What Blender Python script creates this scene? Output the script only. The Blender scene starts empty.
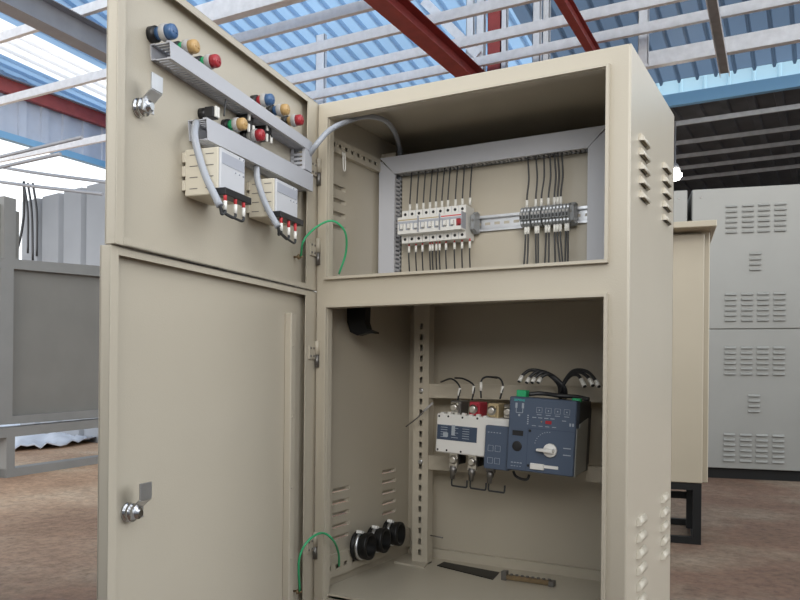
import bpy, bmesh, math, random
from mathutils import Vector, Matrix
random.seed(7)
C = bpy.context.scene.collection
PI = math.pi
# ------------------------------------------------------------------ camera
CAM = Vector((0.9332, -1.34704, 0.75)); FPX = 779.85; CX, CY = 383.3, 371.4
YAW, PITCH, ROLL = -0.5188, 0.0006, 0.0096
fw = Vector((math.sin(YAW)*math.cos(PITCH), math.cos(YAW)*math.cos(PITCH), math.sin(PITCH)))
r0 = Vector((math.cos(YAW), -math.sin(YAW), 0)); u0 = r0.cross(fw)
RT = r0*math.cos(ROLL) + u0*math.sin(ROLL); UP = -r0*math.sin(ROLL) + u0*math.cos(ROLL)
cd = bpy.data.cameras.new('camera'); cam = bpy.data.objects.new('camera', cd); C.objects.link(cam)
M3 = Matrix((RT, UP, -fw)).transposed()
cam.matrix_world = Matrix.Translation(CAM) @ M3.to_4x4()
cd.sensor_width = 36; cd.lens = FPX/800*36; cd.shift_x = (400-CX)/800; cd.shift_y = (CY-300)/800
cd.clip_start = .02; cd.clip_end = 300
bpy.context.scene.camera = cam

def at(px, py, n, d):                      # where a sight line meets the plane n.p = d
    v = RT*((px-CX)/FPX) + UP*((CY-py)/FPX) + fw
    n = Vector(n); return CAM + v*((d - n.dot(CAM))/n.dot(v))
def atX(px, py, x): return at(px, py, (1,0,0), x)
def atY(px, py, y): return at(px, py, (0,1,0), y)
def atZ(px, py, z): return at(px, py, (0,0,1), z)

# ------------------------------------------------------------------ materials
def mat(name, col, rough=.5, metal=0, bump=0, bscale=200, var=0, vscale=4, spec=.5, trans=0, emit=None, estr=0, coat=0):
    m = bpy.data.materials.new(name); m.use_nodes = True
    nt = m.node_tree; b = nt.nodes['Principled BSDF']
    b.inputs['Base Color'].default_value = (*col, 1); b.inputs['Roughness'].default_value = rough
    b.inputs['Metallic'].default_value = metal; b.inputs['Specular IOR Level'].default_value = spec
    b.inputs['Transmission Weight'].default_value = trans
    if coat: b.inputs['Coat Weight'].default_value = coat
    if emit: b.inputs['Emission Color'].default_value = (*emit, 1); b.inputs['Emission Strength'].default_value = estr
    tc = nt.nodes.new('ShaderNodeTexCoord')
    if bump:
        n = nt.nodes.new('ShaderNodeTexNoise'); n.inputs['Scale'].default_value = bscale; n.inputs['Detail'].default_value = 3
        nt.links.new(tc.outputs['Object'], n.inputs['Vector'])
        bp = nt.nodes.new('ShaderNodeBump'); bp.inputs['Strength'].default_value = bump; bp.inputs['Distance'].default_value = .002
        nt.links.new(n.outputs['Fac'], bp.inputs['Height']); nt.links.new(bp.outputs['Normal'], b.inputs['Normal'])
    if var:
        n = nt.nodes.new('ShaderNodeTexNoise'); n.inputs['Scale'].default_value = vscale; n.inputs['Detail'].default_value = 5
        nt.links.new(tc.outputs['Object'], n.inputs['Vector'])
        cr = nt.nodes.new('ShaderNodeValToRGB')
        cr.color_ramp.elements[0].position = .3; cr.color_ramp.elements[1].position = .7
        cr.color_ramp.elements[0].color = (*[c*(1-var) for c in col], 1); cr.color_ramp.elements[1].color = (*[min(1, c*(1+var)) for c in col], 1)
        nt.links.new(n.outputs['Fac'], cr.inputs['Fac']); nt.links.new(cr.outputs['Color'], b.inputs['Base Color'])
    return m
BEIGE = mat('beige_powder_coat', (.50,.452,.365), .29, bump=.12, bscale=420, var=.03, vscale=3)
GREYPAINT = mat('light_grey_paint', (.29,.29,.272), .42, bump=.08, bscale=300, var=.03)
BEIGE2 = mat('beige_paint', (.44,.385,.29), .45, var=.03)
DUCT = mat('grey_pvc', (.50,.51,.55), .42)
WHITEP = mat('white_plastic', (.76,.75,.72), .42)
CREAM = mat('cream_plastic', (.66,.61,.50), .5)
FACEP = mat('pale_grey_face', (.60,.61,.64), .45)
PRINTG = mat('grey_print', (.42,.44,.50), .5)
BLACKP = mat('black_plastic', (.015,.015,.017), .4)
RUBBER = mat('black_rubber', (.007,.007,.007), .45, spec=.35)
CABLE = mat('black_cable', (.03,.031,.034), .42)
SLEEVE = mat('white_sleeve', (.80,.79,.75), .5)
REDP = mat('red_plastic', (.36,.025,.035), .35)
REDSL = mat('red_sleeve', (.62,.05,.06), .5)
REDDULL = mat('crimson_barrier', (.42,.035,.055), .5)
YELP = mat('amber_plastic', (.50,.32,.13), .35)
TANP = mat('tan_barrier', (.48,.38,.22), .5)
BLUEP = mat('blue_plastic', (.05,.12,.26), .3)
SLATE = mat('slate_blue_plastic', (.072,.100,.155), .45, bump=.05, bscale=500)
SLATE2 = mat('deep_slate_plate', (.045,.068,.115), .5)
TEAL = mat('teal_print', (.05,.55,.50), .5)
GREEN = mat('green_connector', (.03,.42,.17), .45)
GREENW = mat('green_wire', (.04,.40,.17), .45)
COLLAR = mat('grey_collar', (.42,.41,.40), .45)
CHROME = mat('chrome_metal', (.62,.63,.65), .16, 1)
ZINC = mat('zinc_metal', (.68,.69,.71), .36, 1, var=.08, vscale=30)
STEELSCREW = mat('tinned_metal', (.72,.70,.66), .3, 1)
DARKMETAL = mat('dark_metal', (.22,.21,.20), .4, .8)
BRASS = mat('aged_brass', (.30,.22,.13), .45, .8, var=.2, vscale=60)
HOSE = mat('clear_grey_hose', (.48,.51,.57), .25, trans=.25)
GREYTERM = mat('grey_terminal', (.26,.27,.28), .5)
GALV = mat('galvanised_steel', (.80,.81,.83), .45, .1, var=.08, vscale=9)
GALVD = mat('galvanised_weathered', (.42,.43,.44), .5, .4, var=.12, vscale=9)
REDSTEEL = mat('red_oxide_paint', (.33,.05,.042), .5, var=.15, vscale=5)
GREYSTEEL = mat('grey_steel_paint', (.30,.31,.34), .5, var=.08)
FRAMEGREY = mat('dusty_grey_paint', (.215,.215,.208), .55, var=.06)
PANELGREY = mat('grey_panel_paint', (.185,.18,.165), .6, var=.05)
BLACKSTEEL = mat('black_steel_paint', (.009,.009,.009), .6, spec=.3)
TARPM = mat('pale_tarp', (.62,.66,.74), .5, var=.12, vscale=3)
WALLM = mat('corrugated_grey', (.28,.295,.32), .5, .2, var=.06, vscale=2)
WALLB = mat('pale_corrugated', (.45,.49,.57), .5, .1, var=.06, vscale=2)
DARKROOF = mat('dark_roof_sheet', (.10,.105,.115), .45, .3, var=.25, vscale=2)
BLUETRIM = mat('blue_trim', (.17,.37,.58), .5)
LAMPM = mat('lamp_glow', (1,1,1), .5, emit=(1,.96,.88), estr=40)
PRINTW = mat('pale_print', (.36,.40,.45), .5)

def roof_mat(name, col, tr):
    m = bpy.data.materials.new(name); m.use_nodes = True; nt = m.node_tree; nt.nodes.clear()
    o = nt.nodes.new('ShaderNodeOutputMaterial'); d = nt.nodes.new('ShaderNodeBsdfPrincipled'); t = nt.nodes.new('ShaderNodeBsdfTranslucent'); x = nt.nodes.new('ShaderNodeMixShader')
    d.inputs['Base Color'].default_value = (*col, 1); d.inputs['Roughness'].default_value = .4
    tc = nt.nodes.new('ShaderNodeTexCoord'); n = nt.nodes.new('ShaderNodeTexNoise'); n.inputs['Scale'].default_value = .35; n.inputs['Detail'].default_value = 2
    cr = nt.nodes.new('ShaderNodeValToRGB'); cr.color_ramp.elements[0].position = .35; cr.color_ramp.elements[1].position = .65
    cr.color_ramp.elements[0].color = (*[c*.85 for c in col], 1); cr.color_ramp.elements[1].color = (*[min(1, c*1.1) for c in col], 1)
    nt.links.new(tc.outputs['Object'], n.inputs['Vector']); nt.links.new(n.outputs['Fac'], cr.inputs['Fac']); nt.links.new(cr.outputs['Color'], t.inputs['Color'])
    x.inputs['Fac'].default_value = tr
    nt.links.new(d.outputs[0], x.inputs[1]); nt.links.new(t.outputs[0], x.inputs[2]); nt.links.new(x.outputs[0], o.inputs['Surface'])
    return m
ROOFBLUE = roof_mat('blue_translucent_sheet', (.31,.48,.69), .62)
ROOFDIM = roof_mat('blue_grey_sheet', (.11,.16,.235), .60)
ROOFBAND = roof_mat('pale_blue_sheet', (.55,.80,.95), .85)
SKYLIGHT = roof_mat('clear_skylight_sheet', (.95,.97,1.0), .97)

# ------------------------------------------------------------------ mesh builder
ROOTM = {}
class MB:
    def __init__(s, T=None): s.bm = bmesh.new(); s.T = T or Matrix.Identity(4)
    def _new(s, vs): return [s.bm.verts.new(s.T @ Vector(v)) for v in vs]
    def face(s, vs, smooth=False):
        f = s.bm.faces.new(s._new(vs)); f.smooth = smooth; return f
    def box(s, a, b, bev=0, M=None, seg=1):
        x0,y0,z0 = [min(a[i],b[i]) for i in range(3)]; x1,y1,z1 = [max(a[i],b[i]) for i in range(3)]
        co = [(x0,y0,z0),(x1,y0,z0),(x1,y1,z0),(x0,y1,z0),(x0,y0,z1),(x1,y0,z1),(x1,y1,z1),(x0,y1,z1)]
        if M: co = [M @ Vector(c) for c in co]
        return s.hexa(co, bev, seg)
    def hexa(s, co, bev=0, seg=1):
        v = s._new(co); fs = []
        for q in ((0,3,2,1),(4,5,6,7),(0,1,5,4),(1,2,6,5),(2,3,7,6),(3,0,4,7)): fs.append(s.bm.faces.new([v[i] for i in q]))
        if bev:
            es = list({e for f in fs for e in f.edges})
            bmesh.ops.bevel(s.bm, geom=es, offset=bev, segments=seg, affect='EDGES', profile=.5)
        return s
    def lathe(s, p0, ax, prof, seg=20, cap=True):          # prof: list of (distance along axis, radius)
        ax = Vector(ax).normalized(); p0 = Vector(p0)
        e = ax.orthogonal().normalized(); g = ax.cross(e)
        rings = []
        for d, r in prof:
            rings.append(s._new([p0 + ax*d + (e*math.cos(2*PI*k/seg) + g*math.sin(2*PI*k/seg))*max(r, 1e-5) for k in range(seg)]))
        for i in range(len(rings)-1):
            for k in range(seg):
                f = s.bm.faces.new((rings[i][k], rings[i][(k+1)%seg], rings[i+1][(k+1)%seg], rings[i+1][k])); f.smooth = True
        if cap:
            s.bm.faces.new(rings[0][::-1]); s.bm.faces.new(rings[-1])
        for f in s.bm.faces: pass
        return s
    def cyl(s, a, b, r, r2=None, seg=16):
        a = Vector(a); b = Vector(b); L = (b-a).length
        return s.lathe(a, b-a, [(0,r),(0,r),(L,r if r2 is None else r2),(L,r if r2 is None else r2)][1:3], seg)
    def tube(s, pts, r, seg=10, sub=6):
        P = [Vector(p) for p in pts]
        if len(P) > 2:
            Q = [P[0]*2-P[1]] + P + [P[-1]*2-P[-2]]; out = []
            for i in range(1, len(Q)-2):
                for k in range(sub):
                    t = k/sub; a,b,c,d = Q[i-1],Q[i],Q[i+1],Q[i+2]
                    out.append(.5*((2*b)+(c-a)*t+(2*a-5*b+4*c-d)*t*t+(3*b-a-3*c+d)*t**3))
            out.append(P[-1]); P = out
        rings = []; e = None
        for i, p in enumerate(P):
            t = (P[min(i+1,len(P)-1)] - P[max(i-1,0)]).normalized()
            e = t.orthogonal().normalized() if e is None else (e - t*e.dot(t)).normalized()
            g = t.cross(e)
            rings.append(s._new([p + (e*math.cos(2*PI*k/seg)+g*math.sin(2*PI*k/seg))*r for k in range(seg)]))
        for i in range(len(rings)-1):
            for k in range(seg):
                f = s.bm.faces.new((rings[i][k], rings[i][(k+1)%seg], rings[i+1][(k+1)%seg], rings[i+1][k])); f.smooth = True
        s.bm.faces.new(rings[0][::-1]); s.bm.faces.new(rings[-1]); return s
    def plate(s, o, ea, eb, la, lb, th, holes=()):          # plate with real holes; ea x eb is its outer side; holes (a0,b0,a1,b1)
        o = Vector(o); ea = Vector(ea); eb = Vector(eb); n = ea.cross(eb).normalized()
        xs = sorted({0, la, *[h[0] for h in holes], *[h[2] for h in holes]}); ys = sorted({0, lb, *[h[1] for h in holes], *[h[3] for h in holes]})
        xs = [x for x in xs if 0 <= x <= la]; ys = [y for y in ys if 0 <= y <= lb]
        solid = {}
        for i in range(len(xs)-1):
            for j in range(len(ys)-1):
                cx = (xs[i]+xs[i+1])/2; cy = (ys[j]+ys[j+1])/2
                solid[i,j] = not any(h[0] < cx < h[2] and h[1] < cy < h[3] for h in holes)
        V = {}
        def vv(i, j, k):
            if (i,j,k) not in V: V[i,j,k] = s.bm.verts.new(s.T @ (o + ea*xs[i] + eb*ys[j] - n*(th*k)))
            return V[i,j,k]
        for (i,j), ok in solid.items():
            if not ok: continue
            s.bm.faces.new((vv(i,j,0),vv(i+1,j,0),vv(i+1,j+1,0),vv(i,j+1,0)))
            s.bm.faces.new((vv(i,j+1,1),vv(i+1,j+1,1),vv(i+1,j,1),vv(i,j,1)))
            for di,dj,a,b in ((-1,0,(i,j+1),(i,j)),(1,0,(i+1,j),(i+1,j+1)),(0,-1,(i,j),(i+1,j)),(0,1,(i+1,j+1),(i,j+1))):
                if not solid.get((i+di,j+dj), False):
                    s.bm.faces.new((vv(*a,0),vv(*a,1),vv(*b,1),vv(*b,0)))
        return s
    def prism(s, poly, ext, smooth=False):                   # planar polygon (3D points) pushed along ext
        e = Vector(ext); a = s._new(poly); b = s._new([Vector(p)+e for p in poly]); n = len(poly)
        s.bm.faces.new(a[::-1]); s.bm.faces.new(b)
        for k in range(n):
            f = s.bm.faces.new((a[k],a[(k+1)%n],b[(k+1)%n],b[k])); f.smooth = smooth
        return s
    def strip(s, prof, ext, smooth=False):                   # open profile pushed along ext
        e = Vector(ext); a = s._new(prof); b = s._new([Vector(p)+e for p in prof])
        for k in range(len(prof)-1):
            f = s.bm.faces.new((a[k],a[k+1],b[k+1],b[k])); f.smooth = smooth
        return s
    def build(s, name, m, parent=None, thick=0):
        bmesh.ops.recalc_face_normals(s.bm, faces=s.bm.faces)
        me = bpy.data.meshes.new(name); o = bpy.data.objects.new(name, me); C.objects.link(o)
        if parent is not None:
            RM = ROOTM[parent.name]; o.parent = parent; ROOTM[o.name] = RM
        else:
            vs = [v.co for v in s.bm.verts]
            lo = Vector([min(v[i] for v in vs) for i in range(3)]); hi = Vector([max(v[i] for v in vs) for i in range(3)])
            RM = Matrix.Translation(Vector(((lo.x+hi.x)/2, (lo.y+hi.y)/2, lo.z))); o.matrix_world = RM; ROOTM[o.name] = RM
        s.bm.transform(RM.inverted()); s.bm.to_mesh(me); s.bm.free(); me.materials.append(m)
        if thick:
            sd = o.modifiers.new('thickness', 'SOLIDIFY'); sd.thickness = thick; sd.offset = 0
        return o
def tag(o, label, cat, group=None, kind=None):
    o['label'] = label; o['category'] = cat
    if group: o['group'] = group
    if kind: o['kind'] = kind
    return o
def thing(name, label, cat, loc, M=None, group=None):
    o = bpy.data.objects.new(name, None); C.objects.link(o); o.empty_display_size = .02
    RM = M if M is not None else Matrix.Translation(Vector(loc)); o.matrix_world = RM; ROOTM[o.name] = RM
    return tag(o, label, cat, group)
def struct(o): o['kind'] = 'structure'; return o
def frame(o, ex, ey, ez): 
    m = Matrix((Vector(ex), Vector(ey), Vector(ez))).transposed().to_4x4(); m.translation = Vector(o); return m
def dup(root, M, label):
    r = root.copy(); C.objects.link(r); r.matrix_world = M; r['label'] = label; ROOTM[r.name] = M
    for ch in list(root.children):
        c = ch.copy(); C.objects.link(c); c.parent = r
        for g in list(ch.children):
            d = g.copy(); C.objects.link(d); d.parent = c
    return r

# ================================================================== MAIN CABINET
W, D, HT, BOT = .64, .4215, 1.3098, .24
XL, XR = .0267, .6058; Z1, Z2, Z3, Z4 = HT-.0307, HT-.3703, HT-.4227, .272
FLOORZ = .288
cab = thing('electrical_cabinet', 'tall beige steel electrical cabinet with two open doors in the foreground', 'cabinet', (W/2, D/2, 0))
b = MB(); b.box((.001,.004,HT-.003),(W-.001,D,HT)); b.build('top_panel', BEIGE, cab)
b = MB(); b.plate((W,D,BOT),(-1,0,0),(0,0,1),W,HT-BOT-.003,.002); b.build('back_panel', BEIGE, cab)
b = MB(); b.box((.002,.002,BOT),(W-.002,D-.002,BOT+.003)); b.build('bottom_panel', BEIGE, cab)
# louvre layout on the right side, (y0,y1,z)
def louver_rows(px, ys, x): return [atX(px, y, x) for y in ys]
ruA = louver_rows(643, (142,156,170,184,198), W); ruB = louver_rows(665.5, (169,182,194,207,220), W)
rlA = louver_rows(640.5, (520,536,552,568,584,600,616), W); rlB = louver_rows(664, (498,512,526,540,554), W)
RL = [(p.y, p.z) for p in ruA+ruB+rlA+rlB]

LUA = [(.075, atX(350, y, 0.002).z) for y in (190,203,216,229)]
leftA = louver_rows(341, (487,499,511,522.5,534), .002); leftB = louver_rows(389, (469,479,489.5,500,510), .002)
LL = [(p.y, p.z) for p in leftA+leftB] + LUA
LW, LH = .068, .012
def side(x, rows, sgn):
    LH = .012 if sgn > 0 else .019
    if sgn > 0: b = MB(); b.plate((W,.003,BOT),(0,1,0),(0,0,1),D-.003,HT-BOT-.003,.002,[(y-.003-LW/2, z-BOT-LH/2, y-.003+LW/2, z-BOT) for y, z in rows])
    else: b = MB(); b.plate((0,D,BOT),(0,-1,0),(0,0,1),D-.003,HT-BOT-.003,.002,[(D-y-LW/2, z-BOT-LH/2, D-y+LW/2, z-BOT) for y, z in rows])
    b.build('side_panel', BEIGE, cab)
    for y, z in rows:
        b = MB(); n = sgn; x0 = x; a = LW/2+.002; q = LW/2-.006
        # pressed hood: open at the bottom, closed top and ends
        pts = []
        for k in range(5):
            t = k/4; pts.append((x0+n*.0075*math.sin(t*PI/2), z+LH/2+.002-(LH+.001)*(1-math.cos(t*PI/2))))
        A = [(px_, y-q, pz_) for px_, pz_ in pts]; 
        va = b._new([(p[0], y-q, p[1]) for p in pts]); vb = b._new([(p[0], y+q, p[1]) for p in pts])
        for k in range(4): b.bm.faces.new((va[k],va[k+1],vb[k+1],vb[k])).smooth = True
        for vs, yy in ((va, y-a),(vb, y+a)):
            c = b._new([(x0, yy, z-LH/2)])[0]; c2 = b._new([(x0, yy, z+LH/2)])[0]
            for k in range(4): b.bm.faces.new((vs[k],vs[k+1],c))
            b.bm.faces.new((vs[0], c, c2))
        b.build('louver', BEIGE, cab, thick=.0012)
side(W, RL, 1); side(0, LL, -1)
# front frame with two openings, rolled edges
b = MB()
b.plate((.004,0,BOT),(1,0,0),(0,0,1),W-.008,HT-BOT-.003,.002,[(XL-.004,Z2-BOT,XR-.004,Z1-BOT),(XL-.004,Z4-BOT,XR-.004,Z3-BOT)])
for x0, s in ((.004,-1),(W-.004,1)):
    b.strip([(x0+s*.004*math.sin(k*PI/8), .004-.004*math.cos(k*PI/8), BOT) for k in range(5)], (0,0,HT-BOT-.003), True)
b.strip([(.004, .004-.004*math.cos(k*PI/8), HT-.004+.004*math.sin(k*PI/8)) for k in range(5)], (W-.008,0,0), True)
b.build('front_frame', BEIGE, cab)
def ring(b, x0,x1,z0,z1, w, y0, y1):
    o = [(x0,z0),(x1,z0),(x1,z1),(x0,z1)]; q = [(x0+w,z0+w),(x1-w,z0+w),(x1-w,z1-w),(x0+w,z1-w)]
    for k in range(4):
        l = (k+1)%4
        for yy in (y0,y1): b.face([(o[k][0],yy,o[k][1]),(o[l][0],yy,o[l][1]),(q[l][0],yy,q[l][1]),(q[k][0],yy,q[k][1])])
        for c in (o,q): b.face([(c[k][0],y0,c[k][1]),(c[l][0],y0,c[l][1]),(c[l][0],y1,c[l][1]),(c[k][0],y1,c[k][1])])
    bmesh.ops.remove_doubles(b.bm, verts=b.bm.verts, dist=1e-6)
def rim(x0,x1,z0,z1):
    b = MB(); ring(b, x0,x1,z0,z1, .0055, -.011, .0005); b.build('opening_rim', BEIGE, cab)
    b = MB(); ring(b, x0+.0052,x1-.0052,z0+.0052,z1-.0052, .0012, -.004, .012); b.build('rim_seal', BEIGE, cab)
rim(XL,XR,Z2,Z1); rim(XL,XR,Z4,Z3)
b = MB(); b.box((.003,.004,Z2-.024),(W-.003,D-.003,Z2-.021)); b.build('divider_shelf', BEIGE, cab)
b = MB(); b.box((.003,.004,FLOORZ-.003),(W-.003,D-.003,FLOORZ)); b.box((.05,D-.016,FLOORZ),(W-.003,D-.003,FLOORZ+.022)); q4 = [atZ(x,y,FLOORZ) for x,y in ((394,563),(424,568.5),(429,562.5),(404,557))]; b.hexa([q4[0],q4[1],q4[2],q4[3]]+[p_+Vector((0,0,.004)) for p_ in q4]); b.build('floor_plate', BEIGE, cab)
# perforated strips on the left wall
def holes_along(L, pitch, hl, w, hw, off=.012): 
    return [(off+k*pitch, w/2-hw/2, off+k*pitch+hl, w/2+hw/2) for k in range(int((L-off-hl)/pitch)+1)]
zc = 1.2215
b = MB(); b.plate((.014,.024,zc),(0,1,0),(0,0,1),.222,.026,.002,holes_along(.222,.025,.012,.026,.008)); b.box((.002,.024,zc-.002),(.014,.246,zc)); b.box((.002,.024,zc+.026),(.014,.246,zc+.028)); b.build('perforated_strip', BEIGE, cab)
zc = .309
b = MB(); b.plate((.012,.024,zc),(0,1,0),(0,0,1),.386,.044,.002,holes_along(.386,.033,.014,.038,.009,.010)); b.box((.002,.024,zc-.002),(.012,.410,zc)); b.box((.002,.024,zc+.044),(.012,.410,zc+.046)); b.build('perforated_strip', BEIGE, cab)
# uprights
def upright(x0, y0, z0, z1, w=.0415):
    L = z1-z0; b = MB()
    b.plate((x0,y0,z0),(1,0,0),(0,0,1),w,L,.002,[(w/2-.0038, .02+k*.026, w/2+.0038, .02+k*.026+.014) for k in range(int((L-.03)/.026))])
    b.box((x0,y0+.002,z0),(x0+.002,y0+.025,z1)); b.box((x0+w-.002,y0+.002,z0),(x0+w,y0+.025,z1)); b.box((x0,y0-.001,z0),(x0+w,y0+.026,z0+.003)); b.box((x0,y0+.025,z0),(x0+w,y0+.027,z1))
    return b.build('upright_channel', BEIGE, cab)
upright(.0575,.335,FLOORZ,Z2-.026); upright(.545,.335,FLOORZ,Z2-.026)
b = MB(); b.plate((.006,.262,Z2-.02),(1,0,0),(0,0,1),.036,HT-.022-Z2+.02-.02,.002,[(.013,k*.03+.02,.023,k*.03+.034) for k in range(12)]); b.box((.003,.264,Z2-.02),(.005,.30,HT-.04)); b.build('upright_channel', BEIGE, cab)
for za, zb in ((.7225,.689),(.5505,.5165)):
    b = MB(); b.box((.098,.338,zb),(.547,.341,za)); b.box((.098,.341,zb),(.547,.358,zb+.002)); b.box((.098,.341,za-.002),(.547,.358,za)); b.build('cross_rail', BEIGE, cab)
    for x in (.0785,.566):
        b = MB(); b.lathe((x,.335,(za+zb)/2),(0,-1,0),[(0,.006),(.002,.006),(.003,.004)],12); b.build('screw', ZINC, cab)
# mounting plate in the upper compartment
PY = .280
b = MB(); b.box((.006,PY,Z2-.018),(W-.04,PY+.002,1.2535)); b.box((.006,PY,1.2515),(W-.04,PY+.02,1.2535)); b.build('mounting_plate', BEIGE, cab)
# base frame (under the cabinet)
b = MB()
for x in (.0,W-.05):
    for y in (.0,D-.05): b.box((x,y,0),(x+.05,y+.05,BOT))
b.box((.05,.005,BOT-.05),(W-.05,.045,BOT)); b.box((.05,D-.045,BOT-.05),(W-.05,D-.005,BOT)); b.box((.005,.05,BOT-.05),(.045,D-.05,BOT)); b.box((W-.045,.05,BOT-.05),(W-.005,D-.05,BOT))
o = b.build('base_frame', BLACKSTEEL, cab); o['label'] = 'black steel base frame'

# ------------------------------------------------------------------ doors
class Door:
    def __init__(s, ang):
        s.d = Vector((-math.cos(ang), -math.sin(ang), 0)); s.n = Vector((math.sin(ang), -math.cos(ang), 0))
        s.T = frame(s.n*-.014, s.d, s.n, (0,0,1))            # local (t, h, z): along door, out of inner face, up
    def at(s, px, py, h): p = at(px, py, s.n, h-.014); return (p.dot(s.d), h, p.z)
    def att(s, px, py, t): p = at(px, py, s.d, t); return (t, p.dot(s.n)+.014, p.z)
DU, DL = Door(1.7452), Door(1.733)
def make_door(name, DR, z0, z1, hinge_z, latch_pz):
    WD = .635; b = MB(DR.T)
    b.box((.002,-.0035,z0),(WD,-.0015,z1))
    b.box((.006,-.0015,z0+.002),(WD-.004,0,z1-.002))
    b.box((WD-.002,-.0035,z0),(WD,.014,z1), .0008); b.box((.002,-.0035,z0),(.004,.014,z1))
    b.box((.004,-.0035,z0),(WD-.002,.014,z0+.002)); b.box((.004,-.0035,z1-.002),(WD-.002,.014,z1))
    b.box((WD-.0165,.012,z0),(WD,.0142,z1),.0006); b.box((.046,.012,z0),(WD-.0165,.014,z0+.0115)); b.box((.046,.012,z1-.0115),(WD-.0165,.014,z1))
    b.box((-.0045,.012,z0),(.047,.014,z1))
    o = b.build(name, BEIGE, cab)
    for hz in hinge_z:
        b = MB(DR.T)
        b.box((.004,.0142,hz-.019),(.034,.0172,hz+.008)); b.cyl((.003,.0195,hz-.010),(.003,.0195,hz+.019),.0052)
        b.build('hinge', BEIGE, o)
        b = MB(DR.T); b.cyl((.003,.0195,hz-.036),(.003,.0195,hz-.010),.0047)
        for tt in (.012,.026):
            for zz in (hz-.013, hz+.003): b.lathe((tt+.002,.0172,zz),(0,1,0),[(0,.0028),(.0012,.002)],8)
        q = b.build('hinge_pin', DARKMETAL, o); q['label'] = 'dark steel hinge pin with screw heads'
    t, h, z = latch_pz
    b = MB(DR.T); b.lathe((t,0,z),(0,1,0),[(0,.0135),(.003,.0135),(.0035,.0105),(.007,.0105),(.0075,.013),(.011,.013),(.0115,.0085),(.020,.0085),(.0202,.005),(.024,.005)],24)
    b.build('latch_body', CHROME, o)
    b = MB(DR.T); w = .0125
    pr = [(.017,-.008),(.017,.008),(.031,.020),(.031,.043)]
    for i in range(3):
        (h0,s0),(h1,s1) = pr[i],pr[i+1]; dx = Vector((h1-h0, s1-s0)).normalized(); nx = Vector((-dx.y, dx.x))*.0014
        pts = [(h0-nx.x,s0-nx.y),(h1-nx.x,s1-nx.y),(h1+nx.x,s1+nx.y),(h0+nx.x,s0+nx.y)]
        b.hexa([(t-w,p[0],z+p[1]) for p in pts]+[(t+w,p[0],z+p[1]) for p in pts], .0005)
    b.build('latch_cam', ZINC, o)
    return o
U0, U1 = .9170, HT+.0005; L0, L1 = .255, .9161
zU = [DU.at(317,y,.016)[2] for y in (168,248)]; zL = [DL.at(317,y,.016)[2] for y in (350,540)]
upper = make_door('upper_door', DU, U0, U1, [z for z in zU], DU.at(138,108,0))
lower = make_door('lower_door', DL, L0, L1, [z for z in zL], DL.at(127,512,0))
b = MB(DL.T); b.box((.092,0,L0+.03),(.112,.015,DL.at(287,313,0)[2]),.0015)
for k in range(4): b.lathe((.104,.015,.80-k*.14),(0,1,0),[(0,.003),(.0015,.002)],8)
b.build('stiffener', BEIGE, lower)

# ================================================================== DOOR MOUNTED GEAR
def make_duct(label, poly, out, dep, pitch, group, ends=(True,True)):
    # poly: 4 base corners [a0,a1,b1,b0]: edge a (a0->a1) and edge b (b0->b1) are the slotted sides
    a0,a1,b1,b0 = [Vector(p) for p in poly]; out = Vector(out).normalized(); th = .0016
    c = (a0+a1+b0+b1)/4
    r = thing('wiring_duct', label, 'wiring duct', c, group=group)
    L = (a1-a0).length; up = ((b0-a0)-(a1-a0)*((b0-a0).dot(a1-a0)/L/L)).normalized()
    b = MB(); b.hexa([a0,a1,b1,b0]+[p+out*th for p in (a0,a1,b1,b0)]); b.build('base', DUCT, r)
    for s0, s1, sg in ((a0,a1,1),(b0,b1,-1)):
        b = MB(); e = (s1-s0); LL = e.length; e.normalize(); n = int(LL/pitch); tw = pitch*.52
        inn = up*sg*th
        for k in range(n):
            q = s0+e*(k*pitch+pitch*.24); 
            b.hexa([q+out*th, q+e*tw+out*th, q+e*tw+inn+out*th, q+inn+out*th, q+out*dep*.9, q+e*tw+out*dep*.9, q+e*tw+inn+out*dep*.9, q+inn+out*dep*.9])
        b.hexa([s0, s1, s1+inn, s0+inn, s0+out*dep*.22, s1+out*dep*.22, s1+inn+out*dep*.22, s0+inn+out*dep*.22])
        b.hexa([s0+out*dep*.80, s1+out*dep*.80, s1+inn+out*dep*.80, s0+inn+out*dep*.80, s0+out*dep*.97, s1+out*dep*.97, s1+inn+out*dep*.97, s0+inn+out*dep*.97])
        b.build('slotted_wall', DUCT, r)
    b = MB(); k = up*.0012
    b.hexa([p+out*(dep-.006) if False else p+out*dep*.97 for p in (a0-k,a1-k,b1+k,b0+k)]+[p+out*dep for p in (a0-k,a1-k,b1+k,b0+k)])
    for s0, s1, sg in ((a0,a1,-1),(b0,b1,1)):
        o1 = up*sg*.0003; o2 = up*sg*.0014
        b.hexa([s0+o1+out*dep*.80, s1+o1+out*dep*.80, s1+o2+out*dep*.80, s0+o2+out*dep*.80, s0+o1+out*dep*.99, s1+o1+out*dep*.99, s1+o2+out*dep*.99, s0+o2+out*dep*.99])
    b.build('cover', DUCT, r)
    return r
def DP(DR, t, h, z): return DR.T @ Vector((t, h, z))
hD = .034
def ducth(pxs):      # four photo corners on the cover, ordered lower-free, lower-hinge, upper-hinge, upper-free
    q = [DU.at(x, y, hD) for x, y in pxs]; return [DP(DU, t, 0, z) for t, h, z in q]
g = 'grey ducts on the upper door'
make_duct('long grey slotted wiring duct along the top of the upper door', ducth([(171,57.5),(311.5,151),(312.5,143),(170,41)]), DU.n, hD, .0085, g)
make_duct('shorter lower grey wiring duct above the two cream relay boxes', ducth([(208,139),(313,191),(313,175),(206.7,118)]), DU.n, hD, .0085, g)
z_hi = DU.at(311,150,hD)[2]; z_lo = DU.at(313,174,hD)[2]; tv = DU.at(312,160,hD)[0]
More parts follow.
